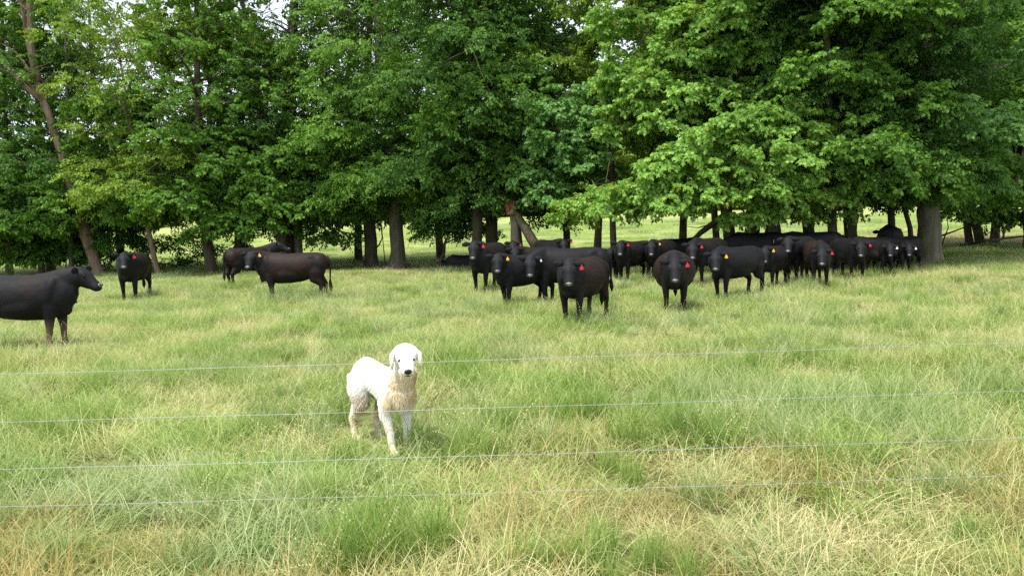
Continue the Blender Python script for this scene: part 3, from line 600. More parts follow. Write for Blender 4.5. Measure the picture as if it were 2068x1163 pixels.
M['eye'] = plain("dark_eye", (.005, .004, .004), .4, .3)
M['hoofdark'] = plain("dark_nostril", (.008, .007, .007), .7, .1)
for nm, c in dict(red=(.52, .025, .05), yellow=(.75, .43, .04), white=(.8, .8, .78)).items(): M['tag_' + nm] = plain("tag_" + nm, c, .4, .4)

def head_frame(yaw, pitch):
    f = Vector((math.cos(pitch) * math.cos(yaw), math.cos(pitch) * math.sin(yaw), -math.sin(pitch)))
    s = Vector((-math.sin(yaw), math.cos(yaw), 0)); u = f.cross(s); u = -u if u.z < 0 and abs(pitch) < 1.4 else u
    return f, s, u

SF = {1: .97, 2: .95, 3: .98, 4: .96, 6: .95, 10: .97, 11: .92, 12: .91, 13: .92, 14: .90, 15: .90, 17: .93, 18: .92, 19: .87, 21: .88, 24: .88, 25: .89, 26: .87, 27: .84, 29: .93, 20: .90, 23: .80, 16: .88, 28: .86, 30: .88}
def cow(label, px, py, yaw, s, nyaw=0, elev=36, hyaw=None, hp=52, tagc=None, coat='black', lying=False, calf=False, group="black cattle of the herd", voxel=.026, seed=0, step=0.0, depth=None, fat=1.0, eartilt=0.0, ts=.86):
    """yaw: world direction the body faces (deg, 0 = right, 90 = away, -90 = toward the camera). nyaw, hyaw relative to body"""
    rr = random.Random(seed * 7 + 3)
    s *= SF.get(seed, .92); elev -= 8; step = step or rr.uniform(-.06, .07)
    g = G(px, py + 8); yaw = R(yaw); ny = R(nyaw); hy = ny * 1.2 if hyaw is None else R(hyaw)
    root = empty("calf" if calf else "cow", g, yaw, s); tag(root, label, "calf" if calf else "cow", group)
    b = MB(); LT = .82 if calf else 1.0
    dz = -.62 if lying else 0.0
    hips = 1.0
    sec = [(-.93, 1.13, .09, .09), (-.86, 1.10, .21, .19), (-.70, 1.06, .285, .27), (-.48, 1.00, .345, .315), (-.2, .945, .385, .365 * fat), (.1, .925, .40, .375 * fat), (.38, .93, .405, .32 * fat), (.58, .95, .395, .275), (.74, .95, .37, .235), (.85, .93, .31, .19), (.93, .91, .21, .13), (.97, .89, .11, .08)]
    if calf: sec = [(x * .92, z, hh * .82, hw * .76) for x, z, hh, hw in sec]
    b.tube([(x, 0, z + dz) for x, z, hh, hw in sec], [(hw, hh) for x, z, hh, hw in sec], 32)
    for sd_ in (1, -1):
        b.ellipsoid((.60, .155 * sd_ * (fat * .6 + .4), .98 + dz), (Vector((.15, 0, .04)), Vector((0, .135, 0)), Vector((.06, 0, .30))), 16, 10)
        b.ellipsoid((-.70, .15 * sd_, 1.0 + dz), (Vector((.19, 0, 0)), Vector((0, .15, 0)), Vector((0, 0, .26))), 16, 10)
        b.ellipsoid((.08, .14 * sd_ * fat, .80 + dz), (Vector((.42, 0, 0)), Vector((0, .235, 0)), Vector((0, 0, .25))), 18, 10)
        b.ellipsoid((-.50, .19 * sd_, 1.20 + dz), (Vector((.14, 0, 0)), Vector((0, .08, 0)), Vector((0, 0, .07))))      # hooks
    b.ellipsoid((.55, 0, 1.22 + dz), (Vector((.22, 0, 0)), Vector((0, .12, 0)), Vector((0, 0, .14))))                                # withers
    b.ellipsoid((.78, 0, .70 + dz), (Vector((.12, 0, 0)), Vector((0, .09, 0)), Vector((0, 0, .11))))                                 # brisket
    # neck and head
    e = R(elev); B = Vector((.62, 0, 1.08 + dz)); L = .60 * (.9 if calf else 1)
    poll = B + Vector((math.cos(e) * math.cos(ny), math.cos(e) * math.sin(ny), math.sin(e))) * L
    f, sv, u = head_frame(hy, R(hp)); hs = 1.0 if not calf else .92
    nb = poll + f * .07 * hs - u * .13 * hs
    b.tube([(.40, 0, 1.03 + dz), B, B.lerp(nb, .5) + Vector((0, 0, .02)), nb], [(.22, .33), (.20, .31), (.155, .235), (.125, .165)], 14)
    b.tube([(.86, 0, .80 + dz), B.lerp(nb, .55) - Vector((0, 0, .13)), nb - Vector((0, 0, .05))], [(.07, .16), (.065, .12), (.06, .08)], 10)      # dewlap
    hsec = [(-.05, -.09, .06, .055), (-.01, -.10, .115, .10), (.06, -.125, .130, .135), (.14, -.135, .140, .15), (.22, -.135, .125, .15), (.30, -.12, .100, .125), (.38, -.105, .092, .098), (.44, -.10, .098, .085), (.48, -.10, .092, .072), (.51, -.10, .06, .045)]
    b.tube([poll + f * t * hs + u * c * hs for t, c, w, h in hsec], [(w * hs * 1.07, h * hs) for t, c, w, h in hsec], 20, up=u)
    for sd_ in (1, -1): b.ellipsoid(poll + f * .14 * hs + sv * .105 * sd_ * hs - u * .045 * hs, (f * .05 * hs, sv * .04 * hs, u * .035 * hs))  # brows
    # legs
    if not lying:
        for sd_ in (1, -1):
            a = step * sd_; w = .17 * (fat * .5 + .5) if not calf else .13
            b.tube([(.56, w * .9, .98), (.57, w, .78), (.60 + a * .3, w, .62), (.60 + a * .7, w * .95, .40), (.59 + a * .9, w * .95, .22), (.60 + a, w * .95, .10), (.63 + a, w * .95, .0), (.64 + a, w * .95, -.03)] if sd_ > 0 else
                   [(.56, -w * .9, .98), (.57, -w, .78), (.60 + a * .3, -w, .62), (.60 + a * .7, -w * .95, .40), (.59 + a * .9, -w * .95, .22), (.60 + a, -w * .95, .10), (.63 + a, -w * .95, .0), (.64 + a, -w * .95, -.03)],
                   [(.10, .17), (.10, .145), (.078, .105), (.060, .066), (.046, .05), (.055, .058), (.064, .07), (.066, .075)], 12, up=(1, 0, 0))
            a = -step * sd_ * .8; w = sd_ * .19 * (1 if not calf else .8)
            b.tube([(-.62, w * .8, 1.02), (-.60, w, .80), (-.62 + a * .3, w, .62), (-.78 + a * .6, w * .95, .47), (-.75 + a * .8, w * .95, .28), (-.73 + a, w * .95, .11), (-.69 + a, w * .95, .0), (-.68 + a, w * .95, -.03)],
                   [(.13, .26), (.13, .23), (.095, .16), (.058, .075), (.046, .054), (.054, .06), (.064, .07), (.066, .075)], 12, up=(1, 0, 0))
    else:
        for sd_ in (1, -1):
            b.tube([(.55, .2 * sd_, .35), (.75, .27 * sd_, .12), (.55, .30 * sd_, .06), (.45, .30 * sd_, .05)], [.1, .06, .045, .045], 8); b.tube([(-.5, .25 * sd_, .35), (-.25, .38 * sd_, .14), (-.6, .42 * sd_, .07), (-.4, .45 * sd_, .05)], [.16, .09, .05, .045], 8)
    me = fuse(b, "body", voxel, 3, .5); bm = COAT[coat]
    link("body", me, bm, root)
    for sd_ in (1, -1):                                   # ears: cupped leaf shapes held out sideways
        b = MB(); o = poll + sv * .105 * sd_ * hs + f * .02 * hs - u * .06 * hs
        out_ = (sv * sd_ + f * (.12 + eartilt) + Vector((0, 0, rr.uniform(-.12, .18)))).normalized(); up_ = (Vector((0, 0, 1)) - out_ * out_.z).normalized()
        pts = [o, o + out_ * .05 * hs, o + out_ * .11 * hs, o + out_ * .165 * hs, o + out_ * .205 * hs]
        b.tube(pts, [(.02, .03), (.016, .055), (.014, .065), (.010, .045), (.004, .010)], 8, up=up_)
        link("ear", b.mesh("ear"), bm, root, True)
        b = MB(); b.ellipsoid(poll + f * .185 * hs + sv * .120 * sd_ * hs - u * .055 * hs, (f * .028 * hs, sv * .022 * hs, u * .022 * hs), 8, 6); link("eye", b.mesh("eye"), M['eye'], root, True)
        if sd_ > 0 and tagc:
            fl = Vector((f.x, f.y, 0)); fl = fl.normalized() if fl.length > .05 else Vector((1, 0, 0)); q = o + out_ * .145 * hs + fl * .020; tl = Vector((0, 0, -1)); tw = sv
            tl = (tl + sv * rr.uniform(-.15, .2)).normalized(); ins = Matrix
            pr = [(-.008, 0), (.008, 0), (.012, .03), (.038, .05), (.042, .115), (-.042, .115), (-.038, .05), (-.012, .03)]
            b = MB(); b.loft([[q + tw * x * ts + tl * y * ts + fl * z for x, y in pr] for z in (0, .006)]); link("ear_tag", b.mesh("ear_tag"), M['tag_' + tagc], root)
    b = MB(); b.ellipsoid(poll + f * .462 * hs - u * .030 * hs, (sv * .062 * hs, (f - u * .55).normalized() * .040 * hs, (u + f * .55).normalized() * .022 * hs), 12, 8)
    mz = link("muzzle", b.mesh("muzzle"), M['nose'], root, True)
    for sd_ in (1, -1):
        b = MB(); b.ellipsoid(poll + f * .475 * hs + sv * .036 * sd_ * hs - u * .012 * hs, (sv * .015 * hs, f * .013 * hs, u * .010 * hs), 6, 5); link("nostril", b.mesh("nostril"), M['hoofdark'], mz, True)
    if not lying:
        b = MB(); sw = rr.uniform(-.06, .06); b.tube([(-.90, 0, 1.22), (-.96, 0, 1.1), (-.98, sw * .3, .85), (-.97, sw, .6), (-.97, sw, .5), (-.98, sw, .38), (-.98, sw, .27)], [.045, .038, .026, .022, .045, .05, .01], 7, up=(1, 0, 0)); link("tail", b.mesh("tail"), bm, root, True)
    return root

C = cow
# left side of the field
C("big black cow in side view cut off by the left edge, legs muddy brown", 48, 700, 2, .99, nyaw=6, elev=46, hyaw=-6, hp=44, coat='muddy', seed=1, voxel=.024, step=.05)
C("black cow with red ear tag beside the slender tree on the left", 275, 598, -80, 1.12, nyaw=8, hyaw=13, hp=50, tagc='red', seed=2, coat='dusty', step=.05)
C("red brown cow in side view with yellow ear tag, head turned to camera", 596, 603, 184, 1.05, nyaw=28, elev=42, hyaw=82, hp=58, tagc='yellow', coat='brown', seed=3, step=-.06, voxel=.024)
C("black cow seen from behind the red brown cow, head turned away", 508, 571, 50, 1.08, nyaw=-25, elev=52, hyaw=-50, hp=30, coat='dusty', seed=4)
# the middle group
C("lying black cow far back beside the first red tagged cow of the herd", 938, 536, 160, .95, lying=True, seed=5, nyaw=-30, elev=10)
C("leftmost standing cow of the main herd, red tag, body angled away right", 990, 583, -112, 1.12, nyaw=8, elev=40, hyaw=16, hp=60, tagc='red', coat='dusty', seed=6, step=.05, voxel=.024)
C("black cow with red tag standing right beneath the broken snag", 1038, 556, -90, 1.10, nyaw=0, elev=36, hyaw=0, hp=50, tagc='red', seed=7)
C("black cow with pink red tag and body to its left, before the slim dark tree", 1112, 551, -62, 1.10, nyaw=-12, elev=34, hyaw=-28, hp=55, tagc='red', seed=8)
C("small black head peering over a long back in the middle group", 1086, 572, -150, .98, nyaw=40, elev=36, hyaw=58, hp=45, coat='dusty', seed=9)
C("black heifer with yellow tag, left of three staring heads in front", 1060, 611, -140, .92, nyaw=30, elev=40, hyaw=48, hp=60, tagc='yellow', seed=10, step=.08, voxel=.024)
C("long grey black cow side on, head turned to the camera, tiny white tag", 1152, 608, -172, 1.08, nyaw=50, elev=18, hyaw=78, hp=62, tagc='white', ts=0.5, seed=11, step=.05, voxel=.024)
C("nearest brown black cow of the middle group with a bright red tag", 1180, 645, -118, 1.02, nyaw=20, elev=32, hyaw=22, hp=62, tagc='red', coat='brown', seed=12, step=.05, voxel=.02, fat=1.08)
# centre right
C("black calf with white tag beside the red tagged cow, right of the middle gap", 1244, 561, -105, .88, nyaw=-8, elev=38, hyaw=8, hp=52, tagc='white', calf=True, seed=13, group="black calves")
C("black cow with red tag and brown dusted back next to the white tagged calf", 1283, 563, -134, 1.08, nyaw=26, elev=36, hyaw=35, hp=55, tagc='red', coat='dusty', seed=14, step=.04)
C("cow with small yellow tag standing behind the front facing round cow", 1335, 560, -122, 1.08, nyaw=16, elev=32, hyaw=21, hp=58, tagc='yellow', coat='dusty', ts=0.7, seed=15)
C("deep black cow in shade whose head is hidden behind the dark limb", 1374, 548, 12, 1.08, nyaw=0, elev=0, hp=60, seed=16)
C("round bellied cow squarely facing the camera with a red tag", 1363, 624, -101, 1.03, nyaw=0, elev=20, hyaw=0, hp=58, tagc='red', coat='brown', seed=17, voxel=.02, fat=1.22)
C("cow with curled red tag between the round cow and the yellow tagged cow", 1428, 566, -132, 1.10, nyaw=20, elev=22, hyaw=28, hp=56, tagc='red', coat='dusty', seed=18)
C("solid black cow with yellow tag in front of the maple trunks", 1488, 596, -144, 1.05, nyaw=28, elev=24, hyaw=38, hp=58, tagc='yellow', seed=19, step=.05, voxel=.024, fat=1.1)
# right, under the maples
C("black cow deep in shade side on behind the flared maple trunk", 1530, 548, 185, 1.18, nyaw=-8, elev=5, hyaw=0, hp=50, tagc='red', seed=20)
C("dark brown cow with yellow tag under the bright maple", 1564, 575, -128, .98, nyaw=14, elev=32, hyaw=20, hp=60, tagc='yellow', coat='dusty', seed=21)
C("untagged black cow staring between the yellow tagged and brown red tagged cows", 1613, 565, -130, 1.08, nyaw=14, elev=36, hyaw=20, hp=52, seed=22)
C("black cow with tiny white tag standing tallest behind its neighbours", 1640, 545, 165, 1.28, nyaw=0, elev=20, hyaw=10, hp=35, tagc='white', seed=23)
C("shaggy brown cow with red tag and lowered head under the maple", 1650, 572, -103, 1.05, nyaw=-4, elev=14, hyaw=-8, hp=55, tagc='red', coat='brown', seed=24)
C("broad black cow with red tag near the right end of the herd", 1713, 557, -88, 1.05, nyaw=-16, elev=22, hyaw=-25, hp=56, tagc='red', seed=25, step=.05)
C("black calf with white tag just right of the broad black cow", 1776, 550, -90, .92, nyaw=-14, elev=22, hyaw=-25, hp=56, tagc='white', calf=True, coat='dusty', seed=26, group="black calves")
C("rightmost calf of the herd with white tag, beside the stake", 1812, 545, -86, .92, nyaw=-18, elev=18, hyaw=-30, hp=56, tagc='white', calf=True, coat='dusty', seed=27, group="black calves")
C("long low black back with white tag behind the first right hand calf", 1766, 545, 178, 1.02, nyaw=10, elev=10, hyaw=40, hp=50, tagc='white', seed=28)
C("black cow standing highest behind the two right hand calves", 1797, 538, 70, 1.2, nyaw=10, elev=20, seed=29)
C("black cow half hidden behind the rightmost calf, white tag", 1824, 540, -150, .98, nyaw=30, elev=12, hyaw=50, hp=45, tagc='white', seed=30)

# ------------------------------------------------------------------ the white dog
def dog():
    fr, hf = G(812, 908), G(742, 884); mid = (fr + hf) / 2; dv = fr - hf; yaw = math.atan2(dv.y, dv.x) - .05
    root = empty("dog", G(778, 906), yaw, 1.035); tag(root, "white shaggy guard dog with muddy chest and legs standing behind the fence", "dog")
    b = MB()
    sec = [(-.405, .62, .05, .045), (-.37, .61, .11, .09), (-.28, .605, .145, .115), (-.15, .60, .125, .108), (-.02, .585, .125, .105), (.10, .55, .150, .110), (.22, .54, .170, .113), (.32, .545, .160, .102), (.38, .55, .12, .085), (.41, .56, .06, .045)]
    b.tube([(x, 0, z) for x, z, hh, hw in sec], [(hw, hh) for x, z, hh, hw in sec], 16)
    cam_yaw = math.atan2(-mid.y, -mid.x) - yaw
    hy = cam_yaw + R(3); f, sv, u = head_frame(hy, R(20))
    hc = Vector((.40, 0, .855)) + Vector((math.cos(hy), math.sin(hy), 0)) * .05
    b.tube([(.22, 0, .56), (.33, 0, .66), Vector((.39, 0, .74)), hc - f * .03 - Vector((0, 0, .03))], [(.11, .16), (.105, .13), (.092, .105), (.075, .08)], 14)
    hsec = [(-.095, 0, .05, .045), (-.07, .0, .08, .068), (-.03, .003, .106, .086), (.015, .003, .106, .088), (.05, -.004, .086, .076), (.075, -.018, .070, .062), (.10, -.034, .060, .054), (.14, -.044, .054, .050), (.18, -.048, .050, .047), (.207, -.048, .034, .032)]
    b.tube([hc + f * t + u * c for t, c, w, h in hsec], [(w, h) for t, c, w, h in hsec], 14, up=u)
    for s_ in (1, -1):
        ox = .03 if s_ < 0 else -.03
        b.tube([(.25, .075 * s_, .56), (.25, .10 * s_, .46), (.22 + ox * .3, .105 * s_, .36), (.25 + ox * .7, .09 * s_, .19), (.25 + ox, .085 * s_, .10), (.265 + ox, .085 * s_, .05), (.30 + ox, .085 * s_, .028), (.335 + ox, .085 * s_, .018)],
               [(.055, .10), (.056, .085), (.042, .055), (.029, .032), (.025, .028), (.029, .031), (.037, .031), (.034, .021)], 10, up=(1, 0, 0))
        oh = .07 if s_ > 0 else -.02
        b.tube([(-.28, .07 * s_, .62), (-.25, .095 * s_, .50), (-.20 + oh * .4, .10 * s_, .38), (-.30 + oh * .7, .095 * s_, .285), (-.385 + oh, .09 * s_, .215), (-.365 + oh, .09 * s_, .11), (-.35 + oh, .09 * s_, .05), (-.315 + oh, .09 * s_, .028), (-.28 + oh, .09 * s_, .018)],
               [(.08, .12), (.078, .12), (.062, .085), (.042, .052), (.032, .038), (.026, .030), (.032, .034), (.040, .033), (.034, .022)], 10, up=(1, 0, 0))
    me = fuse(b, "body", .0095, 3, .5)
    mt, n, bs, out = new_mat("dog_coat")
    at = N(n, "ShaderNodeAttribute", attribute_name="dirt_shade"); sp = N(n, "ShaderNodeSeparateColor"); n.links.new(at.outputs['Color'], sp.inputs[0])
    ocn = noise_fac(n, 38, 4, N(n, "ShaderNodeTexCoord").outputs['Object'])
    c = mixc(n, mth(n, 'MULTIPLY', sp.outputs[0], mth(n, 'ADD', .1, mth(n, 'MULTIPLY', ocn, 1.5))), (.90, .89, .84), (.80, .65, .41)); c = mixc(n, mth(n, 'MULTIPLY', sp.outputs[1], mth(n, 'ADD', .0, mth(n, 'MULTIPLY', ocn, 1.3))), c, (.40, .27, .15))
    n.links.new(c, bs.inputs['Base Color']); bs.inputs['Subsurface Weight'].default_value = .0; bs.inputs['Roughness'].default_value = .75; bs.inputs['Specular IOR Level'].default_value = .2
    bp = N(n, "ShaderNodeBump"); bp.inputs['Strength'].default_value = .5; bp.inputs['Distance'].default_value = .01
    vm = N(n, "ShaderNodeMapping"); vm.inputs['Scale'].default_value = (90, 90, 22); n.links.new([x for x in n.nodes if x.type == 'TEX_COORD'][0].outputs['Object'], vm.inputs['Vector'])
    n.links.new(noise_fac(n, 1, 3, vm.outputs['Vector']), bp.inputs['Height']); n.links.new(bp.outputs['Normal'], bs.inputs['Normal'])
    def ss(a, b_, x): t = np.clip((x - a) / (b_ - a), 0, 1); return t * t * (3 - 2 * t)
    def dirt_shade(p_, nn):
        x, y, z = p_[:, 0], p_[:, 1], p_[:, 2]
        nzv = np.array([noise.noise(Vector(q) * 14) for q in p_])
        hcn = np.array(hc); dh = np.linalg.norm(p_ - hcn[None], axis=1)
        chest = ss(.20, .36, x + .02) * ss(.36, .45, z) * ss(.84, .70, z) * ss(.13, .17, dh) * ss(-.3, .4, nn[:, 0])
        fl = ss(.40, .10, z) * (.34 + .5 * nzv)
        hindin = ss(-.05, -.2, x) * ss(.48, .26, z) * .6
        belly = ss(.50, .43, z) * ss(.15, .0, x) * ss(-.35, -.2, x) * (nn[:, 2] < .25)
        hs_ = np.exp(-((x + .30) ** 2 + (z - .58) ** 2) / .004) * (nzv > .12) * .8
        tan = np.clip(chest * (1.0 + .3 * nzv) + fl + hindin * .7, 0, 1); br = np.clip(belly * .9 + hindin * (.12 + .7 * nzv) + hs_ * .6 + ss(.35, .2, z) * (nzv > .2) * .3, 0, 1)
        return np.stack([tan, br, tan * 0, tan * 0 + 1], 1)
    nv = len(me.vertices); co = np.empty(nv * 3, np.float32); me.vertices.foreach_get("co", co); co = co.reshape(-1, 3)
    no = np.empty(nv * 3, np.float32); me.vertex_normals.foreach_get("vector", no); no = no.reshape(-1, 3)
    D = dirt_shade(co, no)
    me.attributes.new("dirt_shade", 'FLOAT_COLOR', 'POINT').data.foreach_set("color", D.astype(np.float32).ravel())
    body = link("body", me, mt, root)
    # fur: fine tapering strands combed back and down
    me.calc_loop_triangles(); nt_ = len(me.loop_triangles); tri = np.empty(nt_ * 3, np.int32); me.loop_triangles.foreach_get("vertices", tri); tri = tri.reshape(-1, 3)
    A = co[tri]; ar = np.linalg.norm(np.cross(A[:, 1] - A[:, 0], A[:, 2] - A[:, 0]), axis=1); g = np.random.default_rng(9); ns = 26000
    ti = g.choice(nt_, ns, p=ar / ar.sum()); w = g.dirichlet((1, 1, 1), ns)
    p_ = np.einsum('ij,ijk->ik', w, A[ti]); nn = np.einsum('ij,ijk->ik', w, no[tri[ti]]); nn /= np.linalg.norm(nn, axis=1)[:, None] + 1e-9
    dh = np.linalg.norm(p_ - np.array(hc)[None], axis=1); fc = p_ @ np.array(f) - np.array(hc) @ np.array(f)
    flow = np.tile(np.array([-.75, 0, -.55]), (ns, 1)); flow[p_[:, 0] > .2] = (-.15, 0, -1); flow[p_[:, 2] < .4] = (-.1, 0, -1)
    flow += g.normal(0, .22, (ns, 3)); flow -= nn * (np.sum(flow * nn, 1))[:, None]; flow /= np.linalg.norm(flow, axis=1)[:, None] + 1e-9
    dr = flow + nn * .38; dr /= np.linalg.norm(dr, axis=1)[:, None]
    ln = np.where(dh < .15, .012, .036); ln = np.where((dh < .15) & (fc > .07), .004, ln); ln = np.where((p_[:, 0] > .2) & (p_[:, 2] > .36) & (dh > .15) & (nn[:, 0] > .2), .044, ln); ln = np.where(p_[:, 2] < .34, .018, ln); ln = np.where(p_[:, 2] < .08, .009, ln); ln = ln * g.uniform(.6, 1.25, ns)
    for s_ in (1, -1):
        ep = np.array(hc + f * .09 + sv * .043 * s_ + u * .012); ln = np.where(np.linalg.norm(p_ - ep[None], axis=1) < .028, .0012, ln)
    ln = np.where(fc > .15, .0015, ln)
    sd_ = np.cross(dr, nn); sd_ /= np.linalg.norm(sd_, axis=1)[:, None] + 1e-9; wd = .0022
    V = np.stack([p_ - nn * .002 - sd_ * wd, p_ - nn * .002 + sd_ * wd, p_ + dr * ln[:, None] * .6 + sd_ * wd * .6, p_ + dr * ln[:, None] + np.array([0, 0, -1])[None] * ln[:, None] * .25], 1).reshape(-1, 3)
    Fc = [(4 * i, 4 * i + 1, 4 * i + 2) for i in range(ns)] + [(4 * i, 4 * i + 2, 4 * i + 3) for i in range(ns)]
    fm = bpy.data.meshes.new("fur"); fm.from_pydata(V.tolist(), [], Fc); fm.update()
    fm.attributes.new("dirt_shade", 'FLOAT_COLOR', 'POINT').data.foreach_set("color", np.repeat(dirt_shade(p_, nn), 4, 0).astype(np.float32).ravel())
    tag(link("fur", fm, mt, root), kind='stuff')
    white = mt
    for s_ in (1, -1):
        o = hc + sv * .078 * s_ + u * .050 + f * .012; b = MB(); dn = (Vector((0, 0, -1)) + sv * 1.0 * s_ + f * .05).normalized()
        dn2 = (Vector((0, 0, -1)) + sv * .02 * s_ + f * .12).normalized()
        pts = [o, o + dn * .04, o + dn * .045 + dn2 * .035, o + dn * .045 + dn2 * .08, o + dn * .045 + dn2 * .115]
        b.tube(pts, [(.026, .015), (.040, .020), (.044, .020), (.034, .016), (.012, .006)], 10, up=sv)
        em = b.mesh("ear"); em.attributes.new("dirt_shade", 'FLOAT_COLOR', 'POINT').data.foreach_set("color", np.array([[.15 + .5 * max(0, min(1, (o.z - v_.co.z) / .12 - .3)), .25 if (v_.co - o).dot(sv) * s_ < .03 else 0, 0, 1] for v_ in em.vertices], np.float32).ravel()); link("ear", em, white, root, True)  # inner ear edge painted darker as the shade beside the head; tan tip
        b = MB(); b.ellipsoid(hc + f * .089 + sv * .044 * s_ + u * .008, ((sv * .95 - u * .3 * s_) * .026, f * .014, u * .0135), 8, 6); link("eye", b.mesh("eye"), M['eye'], root, True)
    b = MB(); b.ellipsoid(hc + f * .208 - u * .034, (sv * .031, f * .018, u * .024), 10, 7); link("nose", b.mesh("nose"), M['dognose'], root, True)
    b = MB(); mc = hc + f * .200 - u * .070
    b.tube([mc - sv * .042 - f * .035 + u * .010, mc - sv * .02 - f * .004 - u * .004, mc + f * .003, mc + sv * .02 - f * .004 - u * .004, mc + sv * .042 - f * .035 + u * .014], [.004, .007, .009, .007, .004], 6, up=u); link("mouth", b.mesh("mouth"), M['dognose'], root, True)
    b = MB(); b.tube([(-.36, 0, .60), (-.405, 0, .54), (-.415, .01, .46), (-.41, .02, .36), (-.39, .02, .28)], [.025, .03, .034, .028, .008], 8, up=(1, 0, 0))
    tm = b.mesh("tail"); tm.attributes.new("dirt_shade", 'FLOAT_COLOR', 'POINT').data.foreach_set("color", np.tile(np.array([.4, .1, 0, 1], np.float32), len(tm.vertices))); link("tail", tm, white, root, True)
M['dognose'] = plain("black_dog_nose", (.012, .012, .014), .35, .5)
dog()

# ------------------------------------------------------------------ grass
class Blades:
    def __init__(s, seed): s.v = []; s.f = []; s.a = []; s.r = random.Random(seed)
    def blade(s, x, y, L, w, yaw, lean, bend, val, seg=3, z0=0.0):
        b = len(s.v); dx, dy = math.cos(yaw), math.sin(yaw); px, py = -dy, dx; ang = lean; X, Y, Z = x, y, z0
        tw = s.r.uniform(-.9, .9); px, py = px * math.cos(tw) + dx * math.sin(tw), py * math.cos(tw) + dy * math.sin(tw)
        for i in range(seg + 1):
            t = i / seg; ww = w * (1 - t ** 1.5) * .5 + .0004
            s.v += [(X - px * ww, Y - py * ww, Z), (X + px * ww, Y + py * ww, Z)]; s.a += [val, val]
            if i < seg: s.f.append((b + 2 * i, b + 2 * i + 1, b + 2 * i + 3, b + 2 * i + 2))
            X += dx * math.sin(ang) * L / seg; Y += dy * math.sin(ang) * L / seg; Z += math.cos(ang) * L / seg; ang += bend / seg
        return X, Y, Z
    def mesh(s, name):
        me = bpy.data.meshes.new(name); me.from_pydata(s.v, [], s.f); me.update(); me.attributes.new("v", 'FLOAT', 'POINT').data.foreach_set("value", s.a); return me
def patch(name, mat, seed, n, rad, L, w, lean, bend, combed=None, seg=3):
    B = Blades(seed); r = B.r
    for i in range(n):
        a = r.uniform(0, 6.283); q = rad * math.sqrt(r.random()); x, y = q * math.cos(a), q * math.sin(a)
        if i % 24 == 0: B.blade(x, y, L[1] * r.uniform(1.0, 1.5), w[1] * .55, r.uniform(0, 6.283), r.uniform(.1, .9), r.uniform(.5, 2.4), .97, 5)
        yaw = r.uniform(0, 6.283) if combed is None or r.random() < .35 else combed + r.gauss(0, .5)
        B.blade(x, y, r.uniform(*L), r.uniform(*w), yaw, r.uniform(*lean), r.uniform(*bend), r.random(), seg)
    return proto(name, B.mesh(name), mat)
def seedy(name, mat, seed, n, rad, L, droop=0.6):
    B = Blades(seed); r = B.r
    for i in range(n):
        a = r.uniform(0, 6.283); q = rad * math.sqrt(r.random()); x, y = q * math.cos(a), q * math.sin(a); yaw = r.uniform(0, 6.283); l = r.uniform(*L); lean = r.uniform(.0, .45); bend = r.uniform(.5, 2.6) * droop; val = r.random()
        B.blade(x, y, l, .0045, yaw, lean, bend, val, 5)
        # spikelets up the last third, alternating
        ang = lean; X, Y, Z = x, y, 0.0; st = 18; dx, dy = math.cos(yaw), math.sin(yaw)
        for k in range(st):
            X += dx * math.sin(ang) * l / st; Y += dy * math.sin(ang) * l / st; Z += math.cos(ang) * l / st; ang += bend / st
            if k > st * .62:
                for z_ in range(2):
                    B.blade(X, Y, r.uniform(.018, .034), .009, yaw + (1.5 if (k + z_) % 2 else -1.5) + r.uniform(-.4, .4), ang * .6 + .5, .2, min(1, val + .2), 1, Z)
    return proto(name, B.mesh(name), mat)
GP = [patch("pale_a", M['g_pale'], 1, 560, .42, (.08, .29), (.003, .0075), (.45, 1.5), (-.2, .9), .4),
      patch("pale_b", M['g_pale'], 2, 560, .42, (.08, .32), (.003, .0075), (.5, 1.52), (-.2, .9), 2.2),
      patch("green_a", M['g_green'], 3, 480, .40, (.08, .24), (.003, .0065), (.2, 1.25), (.1, 1.2), 1.1),
      patch("green_b", M['g_green'], 4, 420, .30, (.12, .34), (.003, .007), (.0, .8), (.3, 1.3)),
      patch("blue_a", M['g_blue'], 5, 480, .38, (.12, .36), (.003, .006), (.2, 1.0), (.4, 1.5), .9),
      patch("straw_a", M['g_straw'], 6, 460, .40, (.08, .28), (.0025, .006), (.5, 1.55), (-.3, .9), 1.8),
      patch("orange_a", M['g_orange'], 7, 300, .34, (.10, .32), (.003, .007), (.05, .9), (.1, .9)),
      patch("soil_litter", M['g_straw'], 8, 150, .42, (.05, .15), (.003, .008), (1.1, 1.6), (-.3, .3)),
      seedy("seed_pale", M['seed'], 9, 7, .25, (.5, .85)),
      seedy("seed_straw", M['g_straw'], 10, 7, .25, (.45, .8), 1.3),
      patch("tall_blue", M['g_blue'], 11, 150, .24, (.28, .62), (.0035, .007), (.0, .55), (.5, 1.7)),
      patch("tall_green", M['g_green'], 12, 150, .16, (.25, .55), (.004, .008), (.0, .4), (.2, 1.1))]
NEAR = dict(P=(.40, 'g_pale', (.10, .34), .5), G=(.36, 'g_green', (.12, .36), .1), B=(.36, 'g_blue', (.14, .40), .25), S=(.36, 'g_straw', (.08, .28), .5), O=(.34, 'g_orange', (.10, .36), .1))
near_ix = {}
for q_, (rad_, mt_, L_, ln_) in NEAR.items():
    near_ix[q_] = len(GP)
    GP.append(patch("near_" + mt_, M[mt_], 40 + len(GP), 330, rad_, L_, (.0028, .0085), (ln_, ln_ + .95), (.2, 2.1), random.uniform(0, 6), 5))
PALE, GREEN, BLUE, STRAW, ORANGE, LITTER = (0, 1), (2, 3), (4,), (5,), (6,), (7,)
WISPY = len(GP)
